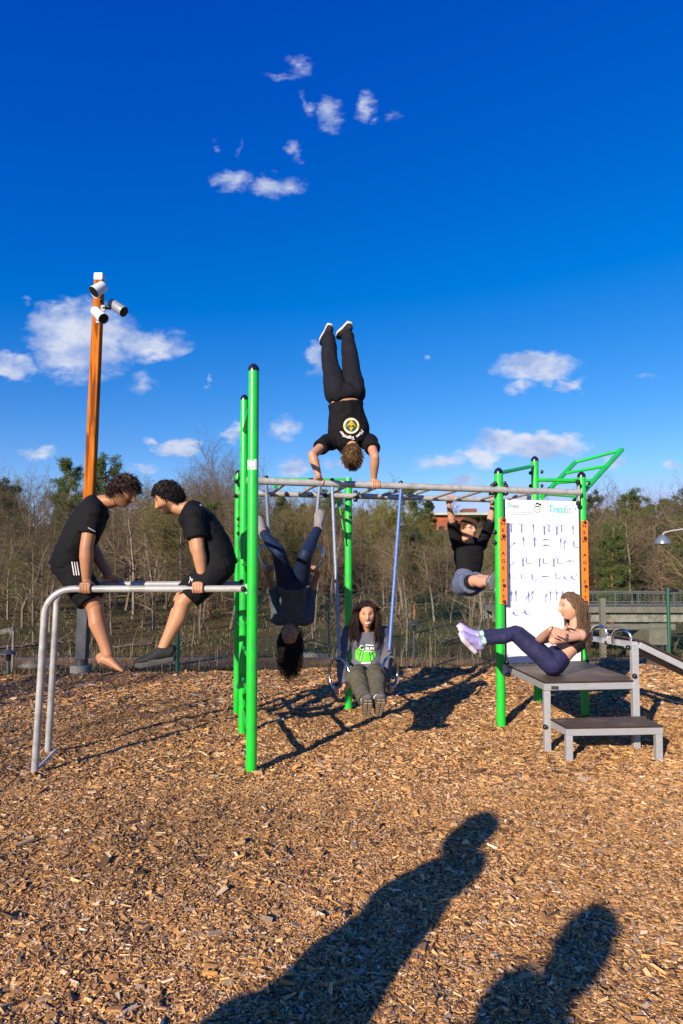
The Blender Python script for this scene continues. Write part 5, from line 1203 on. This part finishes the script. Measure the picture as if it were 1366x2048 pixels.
def bvh_of(o):
    me = o.data; w_ = Vector((0, 0, 0)); p = o
    while p is not None: w_ += Vector(p.location); p = p.parent
    return BVHTree.FromPolygons([v_.co + w_ for v_ in me.vertices], [tuple(p.vertices) for p in me.polygons])
def decal(name, polys, obj, m_, parent=None, off=.0025, sub=0.6, Yt=None):
    """flat marks in photo pixels laid on the surface of a garment, cut small enough to follow it"""
    bv = bvh_of(obj); bm = bmesh.new()
    for poly in polys:
        vs = [bm.verts.new((x, y, 0)) for x, y in poly]
        try: bm.faces.new(vs)
        except ValueError: pass
    bmesh.ops.triangulate(bm, faces=bm.faces[:])
    for _ in range(3):
        ed = [e for e in bm.edges if e.calc_length() > 3]
        if not ed: break
        bmesh.ops.subdivide_edges(bm, edges=ed, cuts=1, use_grid_fill=True)
    o = Vector((0, 0, CH)); kill = []
    for v_ in bm.verts:
        d = DIR(v_.co.x, v_.co.y).normalized(); h = bv.ray_cast(o, d)
        if h[0] is None: kill.append(v_)
        else: v_.co = h[0] - d*off
    bmesh.ops.delete(bm, geom=kill, context='VERTS')
    bad = [f for f in bm.faces if f.calc_area() > .003 or max(e.calc_length() for e in f.edges) > .09]; bmesh.ops.delete(bm, geom=bad, context='FACES')
    me = bpy.data.meshes.new(name); bm.to_mesh(me); bm.free(); return link(name, me, m_, parent or obj, True)
def tpoly(s, size, place):
    """letters as pixel polygons; place(x, y) maps text space (units of size) to pixels"""
    me = text_mesh(s, 1.0); P = []
    for p in me.polygons:
        if p.normal.z > .5: P.append([place(me.vertices[i].co.x*size, me.vertices[i].co.y*size) for i in p.vertices])
    return P
# ================================================================== THE PEOPLE
black = cloth((.0045, .0045, .006)); black2 = cloth((.0055, .0055, .007)); navyl = cloth((.022, .023, .070), .6); invleg = cloth((.009, .018, .050), .6)
greyjmp = cloth((.105, .105, .135)); greyblue = cloth((.065, .072, .085)); olive = cloth((.085, .078, .055)); slate = cloth((.105, .125, .20)); topblack = cloth((.016, .014, .015), .6)
trous = cloth((.008, .008, .012)); shoeblk = cloth((.018, .018, .020), .7); solegrey = mat('grey_rubber', (.045, .045, .043), .7); solewhite = mat('off_white_rubber', (.62, .58, .50), .6)
lilac = cloth((.36, .31, .62), .7); solelil = mat('pale_lilac_rubber', (.66, .60, .66), .6); mint = cloth((.42, .62, .52)); shoegrey = cloth((.10, .10, .11), .7); whitecl = cloth((.42, .41, .40), .8)
soleol = mat('dark_rubber', (.07, .062, .050), .7); tread = mat('tan_tread', (.26, .20, .14), .7)
bar_b = lambda px: next(p for p in [bL.lerp(bR, k/500) for k in range(501)] if CX + p.x/p.y*F >= px)
S1, S2 = (.40, .185, .095), (.46, .235, .14)
X = Vector((1, 0, 0)); Zv = Vector((0, 0, 1)); Yv = Vector((0, 1, 0))
# --- man with brown wavy hair on the parallel bars
x1 = (174 - CX)/F*4.555
man1 = person('man with wavy brown hair and bare feet propped on the parallel bars facing right', dict(
    pel=W(139, 1131, 4.78), waist=W(149, 1094, 4.78), chest=W(171, 1052, 4.79), neck=W(204, 1005, 4.80), head=W(246, 984, 4.80), hf=(.90, -.06, -.40), hu=(.40, 0, .9), front=(.80, 0, -.55),
    sh=[W(186, 1024, 4.62), W(190, 1020, 4.97)], el=[W(173, 1095, 4.585), W(182, 1092, 5.02)], hp=[W(137, 1132, 4.70), W(139, 1131, 4.87)], kn=[W(190, 1214, 4.67), W(192, 1212, 4.90)],
    an=[W(217, 1312, 4.63), W(213, 1308, 4.90)], toe=[W(262, 1328, 4.62), W(258, 1326, 4.90)],
    hand=[dict(t='grip', bar=(x1, 4.553, ZF), axis=X, palm=Zv, f=-Yv, thumb=1, ws=-.022), dict(t='grip', bar=(x1 + .03, 5.03, ZB_), axis=X, palm=Zv, f=Yv, thumb=1, ws=-.02)]),
    dict(skin=S1, hair=(.032, .018, .012), beard=.5, big=[-1, 1], hs=dict(seed=2, thick=.016, n=1500, len=.058, segs=6, lift=.3, flow=(0, .55, -.35), mess=.45, curl=.9, r=.0026, front=.52, lump=5),
         top=dict(mat=black, sleeve=.62, sadd=.016, flare=.012, loose=.022, hem=.015, wr=.011, ws=9, wst=(1, 1, 1.6), neckadd=.008), bottom=dict(mat=black2, name='shorts', leg=.86, add=.020, flare=.022, wr=.006)))
# --- man with black curls
x2 = (397 - CX)/F*4.58
man2 = person('man with black curls and black running shoes propped on the parallel bars facing left', dict(
    pel=W(438, 1131, 4.81), waist=W(428, 1093, 4.81), chest=W(405, 1056, 4.81), neck=W(371, 1018, 4.81), head=W(337, 998, 4.81), hf=(-.93, -.05, -.36), hu=(-.36, 0, .93), front=(-.80, 0, -.55),
    sh=[W(388, 1032, 4.64), W(384, 1028, 4.98)], el=[W(397, 1099, 4.60), W(391, 1096, 5.02)], hp=[W(440, 1134, 4.72), W(438, 1133, 4.90)], kn=[W(367, 1202, 4.64), W(363, 1198, 4.90)],
    an=[W(325, 1300, 4.62), W(327, 1298, 4.90)], toe=[W(268, 1311, 4.60), W(270, 1311, 4.90)],
    hand=[dict(t='grip', bar=(x2, 4.585, ZF), axis=X, palm=Zv, f=-Yv, thumb=-1, ws=.025), dict(t='grip', bar=(x2 - .03, 5.05, ZB_), axis=X, palm=Zv, f=Yv, thumb=-1, ws=.02)]),
    dict(skin=(.44, .215, .115), hair=(.014, .012, .012), beard=.88, hs=dict(seed=5, thick=.017, n=1700, len=.045, segs=6, lift=.8, flow=(0, .25, .1), mess=.6, curl=2.2, r=.0027, front=.48, lump=6, top=.7),
         top=dict(mat=black, sleeve=.66, sadd=.017, flare=.012, loose=.020, hem=.005, wr=.011, ws=9, wst=(1, 1, 1.6), neckadd=.008), bottom=dict(mat=black2, name='shorts', leg=.88, add=.018, flare=.018, wr=.006),
         shoe=dict(mat=shoeblk, solemat=solegrey, lacemat=solegrey, sole=.034, k=1.05)))
# --- handstand man
h0, h1 = onF(634), onF(750)
hst = person('man in black clothes doing a handstand on top of the monkey bars', dict(
    pel=W(690, 791, 6.0), waist=W(694, 824, 6.0), chest=W(697, 860, 6.02), neck=W(699, 889, 6.02), head=W(705, 910, 5.93), hf=(.02, .86, -.50), hu=(.05, -.50, -.86), front=(0, 1, .1),
    sh=[W(654, 884, 5.98), W(740, 884, 6.05)], el=[W(625, 910, 5.74), W(750, 914, 5.84)], hp=[W(673, 786, 5.98), W(707, 786, 6.02)], kn=[W(660, 726, 6.25), W(701, 726, 6.28)],
    an=[W(657, 669, 6.5), W(694, 665, 6.5)], toe=[W(657, 669, 6.5) + Vector((-.035, .085, -.045)), W(694, 665, 6.5) + Vector((-.045, .085, -.02))], kf=(0, .9, .3), fup=[(0, -.2, -1), (0, -.2, -1)],
    hand=[dict(t='grip', bar=h0, axis=fR - fL, palm=Zv, f=Yv, thumb=1), dict(t='grip', bar=h1, axis=fR - fL, palm=Zv, f=-Yv, thumb=-1)]),
    dict(skin=S2, hair=(.10, .055, .025), hs=dict(seed=3, thick=.012, n=1100, len=.045, segs=6, lift=.1, flow=(.1, .15, .3), mess=.35, curl=.5, r=.003, front=.5, lump=5, nape=.5), big=[1, -1], lats=.022, ak=1.0,
         top=dict(mat=black, sleeve=.50, sadd=.018, flare=.012, loose=.012, wr=.010, ws=10, bare_waist=.52, neckadd=.02), bottom=dict(mat=trous, name='trousers', leg=1.92, add=.030, add2=.022, flare=-.004, wr=.012, rise=.30, ws=11, wst=(1, 1, .6)),
         shoe=dict(mat=shoeblk, solemat=solewhite, lacemat=shoeblk, sole=.026, k=1.0, bow=True)))
# --- hanging man
g0_, g1_ = bar_b(901), bar_b(991)
hang = person('man with glasses hanging from the monkey bars with knees raised', dict(
    pel=W(932, 1168, 7.10), waist=W(936, 1143, 7.2), chest=W(938, 1114, 7.24), neck=W(938, 1086, 7.24), head=W(936, 1060, 7.16), hf=(.52, -.84, .12), hu=(0, .1, 1), front=(.45, -.85, 0),
    sh=[W(914, 1091, 7.22), W(963, 1091, 7.28)], el=[W(905, 1044, 7.10), W(980, 1044, 7.14)], hp=[W(923, 1170, 7.03), W(941, 1172, 7.16)], kn=[W(951, 1161, 6.72), W(960, 1159, 6.88)],
    an=[W(983, 1164, 6.47), W(986, 1158, 6.64)], toe=[W(988, 1140, 6.42), W(992, 1134, 6.62)], fup=[(-.8, .6, .1), (-.8, .6, .1)], kf=(0, 0, 1),
    hand=[dict(t='grip', bar=g0_, axis=bR - bL, palm=Yv, f=Zv, thumb=1), dict(t='grip', bar=g1_, axis=bR - bL, palm=Yv, f=Zv, thumb=-1)]),
    dict(skin=(.56, .29, .19), hair=(.11, .058, .028), hs=dict(seed=7, thick=.012, n=700, len=.035, segs=5, lift=.25, flow=(.3, .1, .3), mess=.3, curl=.4, r=.003, front=.50, lump=5), tk=.92, ak=.9, lats=.012,
         top=dict(mat=black2, name='long_sleeved_shirt', sleeve=1.0, sadd=.014, loose=.012, hem=.0, wr=.011, ws=10, wst=(.5, .5, 2.2)), bottom=dict(mat=slate, name='shorts', leg=.62, add=.026, flare=.02, wr=.006), under=dict(mat=topblack, leg=.88, add=.008, wr=.001),
         shoe=dict(mat=shoegrey, solemat=solewhite, sole=.03, outmat=soleol, sock=cloth((.08, .12, .25)))))
HLf = hang['HL']; q = MB()
for s_ in (-1, 1):
    P_ = [HLf(.031*s_ + .022*math.cos(a), .098, .008 + .015*math.sin(a)) for a in [6.283*i/16 for i in range(17)]]; q.tube(P_, .0022, 6)
    q.tube([HLf(.053*s_, .098, .012), HLf(.082*s_, .06, .012), HLf(.085*s_, -.01, .008)], .002, 6)
q.tube([HLf(-.009, .099, .010), HLf(.009, .099, .010)], .002, 6); q.build('glasses', M['black'], hang['body'], True)
# --- woman sitting back on the platform
sw_ = person('woman in navy leggings sitting back on the step platform with arms crossed', dict(
    pel=W(1104, 1325, 5.45), waist=W(1128, 1303, 5.46), chest=W(1145, 1279, 5.47), neck=W(1150, 1255, 5.47), head=W(1141, 1213, 5.46), hf=(-.985, -.12, -.05), hu=(-.05, 0, 1), front=(-.85, 0, .5),
    sh=[W(1161, 1270, 5.32), W(1152, 1264, 5.62)], el=[W(1106, 1281, 5.20), W(1079, 1281, 5.44)], hp=[W(1103, 1328, 5.36), W(1105, 1327, 5.54)], kn=[W(1028, 1266, 5.36), W(1034, 1264, 5.54)],
    an=[W(957, 1283, 5.30), W(953, 1271, 5.50)], toe=[W(929, 1253, 5.22), W(925, 1237, 5.50)], fup=[(.75, -.25, .62), (.85, 0, .5)],
    wr=[W(1128, 1266, 5.42), W(1102, 1258, 5.15)], hand=[dict(t='flat', dir=(.5, .5, .3), n=(.3, -.9, 0), thumb=1), dict(t='flat', dir=(.93, -.05, -.36), n=(.10, -.95, .30), thumb=1, curl=.12)]),
    dict(skin=(.55, .30, .20), hair=(.115, .068, .042), fem=True, hs=dict(seed=9, thick=.010, n=1700, len=.33, segs=14, r=.0023, tuck=-.005, tz=.085, front=.62, part=-.45, grav=.35, curl=.8, lump=3, top=.2, nape=.5, coll=[(W(1148, 1283, 5.47), .125), (W(1158, 1270, 5.36), .07), (W(1152, 1266, 5.6), .07)]),
         top=dict(mat=topblack, name='crop_top', crop=.42, add=.006, wr=.0015, ws=20), bottom=dict(mat=navyl, name='leggings', leg=1.86, add=.008, add2=.006, wr=.0035, ws=14, rise=.72),
         shoe=dict(mat=lilac, solemat=solelil, lacemat=cloth((.12, .11, .22)), sole=.030, outmat=soleol, sock=mint, bow=True, k=.92), vox=.0048))
q = MB(); wv_ = W(1102, 1258, 5.15); a_, b2 = perp(Vector((.93, -.10, -.42))); q.torus(wv_, a_*.027, b2*.023, .0028, 24, 6); q.build('hair_tie', M['black'], sw_['body'], True)
# --- woman on the rings
rb1, rb2 = rc1 - Zv*RB, rc2 - Zv*RB
rw = person('smiling woman with long dark wavy hair holding herself up on two rings', dict(
    pel=W(736, 1338, 5.78), waist=W(735, 1314, 5.80), chest=W(733, 1288, 5.80), neck=W(733, 1259, 5.80), head=W(733.5, 1229, 5.70), hf=(.03, -.99, -.06), hu=(-.03, 0, 1), front=(0, -1, 0),
    sh=[W(699, 1266, 5.80), W(767, 1266, 5.82)], el=[W(684, 1310, 5.74), W(775, 1309, 5.76)], hp=[W(719, 1350, 5.76), W(753, 1350, 5.78)], kn=[W(714, 1353, 5.42), W(751, 1351, 5.42)],
    an=[W(733, 1404, 5.12), W(757, 1402, 5.12)], toe=[W(735, 1384, 4.98), W(761, 1382, 4.98)], fup=[(0, .5, .85), (0, .5, .85)],
    hand=[dict(t='grip', bar=rb1, axis=ra1, palm=Zv, f=(-.78, -.62, 0), thumb=1, r=.0135), dict(t='grip', bar=rb2, axis=ra2, palm=Zv, f=(.83, -.55, 0), thumb=-1, r=.0135)]),
    dict(skin=(.54, .27, .16), hair=(.020, .011, .008), fem=True, smile=True, hs=dict(seed=4, thick=.009, tuck=.045, tz=.06, pw=.12, n=2200, len=.34, segs=15, r=.0023, front=.70, fz=.088, part=.1, grav=.30, curl=1.2, lump=3, top=.15, nape=.55, coll=[(W(733, 1285, 5.80), .11), (W(702, 1268, 5.8), .065), (W(766, 1268, 5.8), .065)]),
         top=dict(mat=greyjmp, name='sweatshirt', sleeve=1.90, sadd=.016, loose=.022, hem=.02, wr=.011, ws=11, neckadd=.012), bottom=dict(mat=olive, name='trousers', leg=1.90, add=.022, add2=.024, flare=.008, wr=.012, ws=13),
         shoe=dict(mat=shoegrey, solemat=soleol, sole=.026, outmat=tread, k=1.1, sock=whitecl), vox=.0048))
# --- upside-down woman
rb3, rb4 = rc3 - Zv*RS, rc4 - Zv*RS
inv = person('woman hanging upside down from two rings with her legs apart', dict(
    pel=W(586, 1168, 5.72), waist=W(587, 1190, 5.80), chest=W(586, 1220, 5.92), neck=W(584, 1243, 5.95), head=W(580, 1268, 5.88), hf=(0, -.97, -.2), hu=(0, .2, -.97), front=(0, -.9, -.3),
    sh=[W(557, 1236, 5.92), W(612, 1236, 5.94)], el=[W(549, 1184, 5.96), W(619, 1184, 5.98)], hp=[W(573, 1162, 5.72), W(600, 1162, 5.72)], kn=[W(557, 1103, 5.48), W(610, 1110, 5.48)],
    an=[W(525, 1064, 5.68), W(636, 1056, 5.72)], toe=[W(515, 1035, 5.70), W(641, 1020, 5.72)], fup=[(0, -.9, .3), (.1, -.95, .2)],
    hand=[dict(t='grip', bar=rb3, axis=ra3, palm=-Zv, f=(.3, -.9, 0), thumb=1, r=.0125), dict(t='grip', bar=rb4, axis=ra4, palm=-Zv, f=(-.3, -.9, 0), thumb=-1, r=.0125)]),
    dict(skin=(.34, .165, .09), hair=(.014, .010, .009), fem=True, hs=dict(seed=6, thick=.010, n=1700, len=.29, segs=12, r=.0025, front=.6, flow=(0, -.2, .5), lift=.3, grav=.45, curl=.5, lump=3, top=.3, nape=.5, face=False),
         tk=.86, top=dict(mat=greyblue, name='sweatshirt', sleeve=1.12, sadd=.022, loose=.008, hem=.0, wr=.013, ws=11, neckadd=.020), bottom=dict(mat=invleg, name='leggings', leg=1.95, add=.007, add2=.006, wr=.0015),
         shoe=dict(mat=cloth((.20, .20, .21), .8), solemat=solewhite, lacemat=whitecl, sole=.024, k=.9)))
# --- two bystanders behind the camera; their long shadows fall across the chips
def stander(label, x, y, h, face, seed, arms):
    f = Vector((math.sin(face), math.cos(face), 0)); s_ = Vector((f.y, -f.x, 0)); k = h/1.75; b0 = Vector((x, y, gz(x, y) + .02)); p = lambda a, b_, c: b0 + s_*a*k + f*b_*k + Zv*c*k
    wrv = [p(-.20, .18, .98), p(.10, .20, 1.34)] if arms == 'a' else [p(-.22, .10, .88), p(.22, .10, .88)]
    elv = [p(-.27, -.06, 1.12), p(.22, .03, 1.12)] if arms == 'a' else [p(-.22, 0, 1.14), p(.22, 0, 1.14)]
    return person(label, dict(pel=p(0, 0, .97), waist=p(0, .01, 1.12), chest=p(0, .0, 1.30), neck=p(0, -.01, 1.47), head=p(0, .03, 1.62), hf=f, hu=(0, 0, 1), front=f, sh=[p(-.19, 0, 1.41), p(.19, 0, 1.41)], el=elv,
        hp=[p(-.09, 0, .93), p(.09, 0, .93)], kn=[p(-.11, .02, .50), p(.11, .02, .50)], an=[p(-.12, 0, .10), p(.12, 0, .10)], toe=[p(-.14, .15, .09), p(.14, .15, .09)], kf=f,
        wr=wrv, hand=[dict(t='flat', dir=(f*.3 - Zv*.9), n=f, thumb=1, curl=.5), dict(t='flat', dir=(f*.3 - Zv*.9), n=f, thumb=-1, curl=.5)]),
        dict(skin=S1, hair=(.05, .03, .02), tk=1.14 if arms == 'a' else .86, lk=1.1 if arms == 'a' else .95, hs=dict(seed=seed, n=300, len=.04), vox=.008, top=dict(mat=greyblue, name='jacket', sleeve=1.95, sadd=.034, loose=.055 if arms == 'a' else .02, hem=.08), bottom=dict(mat=trous, name='trousers', leg=1.95, add=.02), shoe=dict(mat=shoeblk, solemat=solegrey)))
st_a = stander('bystander in a loose jacket behind the camera casting the long shadow', -1.56, -.36, 1.72, AZ - 1.15, 21, 'a')
st_b = stander('second bystander in a jacket casting the short shadow at the lower right', -1.46, -1.50, 1.76, AZ + .9, 22, 'b')
# ---------------- prints and marks on clothes
wmk = M['white']; gold = mat('gold_print', (.75, .42, .03), .6); dgr = mat('dark_green_print', (.02, .10, .03), .6); lgr = mat('bright_green_print', (.10, .62, .03), .6); silver = mat('silver_print', (.45, .46, .48), .5)
def ringp(cx, cy, r0, r1, n=28, a0=0, a1=6.2832, ky=1): return [[(cx + r0*math.cos(a), cy + ky*r0*math.sin(a)), (cx + r1*math.cos(a), cy + ky*r1*math.sin(a)), (cx + r1*math.cos(b_), cy + ky*r1*math.sin(b_)), (cx + r0*math.cos(b_), cy + ky*r0*math.sin(b_))] for a, b_ in [(a0 + (a1-a0)*i/n, a0 + (a1-a0)*(i+1)/n) for i in range(n)]]
sh_ = hst['top']; ecx, ecy = 702.5, 851.5
decal('emblem_disc', [[(ecx + 13*math.cos(6.283*i/24), ecy + 13*math.sin(6.283*i/24)) for i in range(24)]], sh_, dgr, off=.003)
decal('emblem_ring', ringp(ecx, ecy, 12.2, 15, 30), sh_, wmk, off=.005); decal('emblem_edge', ringp(ecx, ecy, 15, 16, 30), sh_, gold, off=.005)
decal('emblem_gold', [[(ecx, ecy - 13.5), (ecx + 5.5, ecy - 3), (ecx, ecy + 1), (ecx - 5.5, ecy - 3)], [(ecx - 4.5, ecy + 2.5), (ecx + 4.5, ecy + 2.5), (ecx, ecy + 11)], [(ecx - 17, ecy + 1), (ecx - 12, ecy - 2), (ecx - 11, ecy + 4)], [(ecx + 17, ecy + 1), (ecx + 12, ecy - 2), (ecx + 11, ecy + 4)], [(ecx - 9, ecy + 1), (ecx - 5, ecy - 6), (ecx - 5.5, ecy)], [(ecx + 9, ecy + 1), (ecx + 5, ecy - 6), (ecx + 5.5, ecy)]], sh_, gold, off=.007)
polys = []
for i, ch in enumerate('Move Together'):
    if ch == ' ': continue
    a = R(28 + i*10.3); px0 = ecx + 23.5*math.cos(a); py0 = ecy + 1 + 23.5*math.sin(a)
    # letters stand on the arc with their tops towards the emblem's outside, upside down like the wearer
    def pl(x, y, a=a, px0=px0, py0=py0):
        tx, ty = -math.sin(a), math.cos(a); nx, ny = math.cos(a), math.sin(a); x = x + y*.22
        return (px0 + tx*x + nx*y, py0 + ty*x + ny*y)
    for dx in (-.28, .28): polys += tpoly(ch, 9.4, lambda x, y, pl=pl, dx=dx: pl(x + dx, y))
decal('printed_lettering', polys, sh_, wmk, off=.004)
# sweatshirt print
sw2 = rw['top']; gp = []
def blob(cx, cy, rx, ry, n=22, w=.12): return [(cx + rx*(1 + w*math.sin(5*a + cx))*math.cos(a), cy + ry*(1 + w*math.cos(4*a + cy))*math.sin(a)) for a in [6.283*i/n for i in range(n)]]
decal('print_green', [blob(730, 1309, 20.5, 17, w=.06)], sw2, lgr, off=.003)
decal('print_dark_lines', [[(a[0], a[1]), (a[0] + 1.6, a[1]), (b_[0] + 1.6, b_[1]), (b_[0], b_[1])] for a, b_ in (((722, 1300), (716, 1322)), ((726, 1303), (722, 1325)), ((738, 1303), (741, 1325)), ((742, 1300), (748, 1318)), ((713, 1304), (720, 1312)), ((746, 1304), (740, 1311)))] + [[(719, 1293), (747, 1294), (747, 1301), (719, 1301)]], sw2, mat('charcoal_print', (.035, .035, .045), .7), off=.005)
decal('print_lettering', tpoly('RUN', 8.2, lambda x, y: (739.5 + x*1.02, 1297.5 - y)) + tpoly('RUN', 8.2, lambda x, y: (740.1 + x*1.02, 1297.3 - y)) + [[(731, 1289), (747, 1290), (747, 1291.6), (731, 1290.6)], [(728, 1301.3), (747, 1302.5), (747, 1303.6), (728, 1302.4)], [(722, 1325.5), (742, 1324.5), (742, 1326.5), (722, 1327.5)]] + ringp(724, 1295, 3.6, 5.2, 14, .3, 5.2), sw2, wmk, off=.007)
# stripes on the shorts and sleeve
b1 = man1['bottom']
decal('side_stripe', [[(x, 1117), (x + 1.9, 1116), (x + 7.5, 1150), (x + 5.6, 1151)] for x in (141.5, 146.5, 151.5)], b1, wmk, off=.004)
decal('hem_mark', [[(155, 1178), (157, 1178), (157, 1186), (155, 1186)]], b1, wmk, off=.004)
decal('sleeve_band', [[(176, 1054.5), (191, 1062.5), (190.6, 1064.3), (175.6, 1056)]], man1['top'], silver, off=.004)
decal('shorts_logo', [[(379, 1154), (381, 1153), (382, 1159), (380, 1160)], [(381, 1157), (386, 1158), (386, 1160), (381, 1160)], [(379, 1160), (381, 1160), (378, 1167), (377, 1166)], [(382, 1160), (384, 1160), (385, 1163), (384, 1164)]], man2['bottom'], silver, off=.004)
decal('shoulder_print', [[(399, 1009), (402, 1007.5), (404, 1011), (401, 1012)], [(404, 1010), (407, 1009), (409, 1013), (406, 1014)]], man2['top'], wmk, off=.004)
for so_ in man2['shoes'][:1]: decal('shoe_lettering', tpoly('HOKA', 9.5, lambda x, y: (312 + x*1.05 + y*.1, 1322.5 - y - x*.10)), so_, M['greyink'], off=.003)
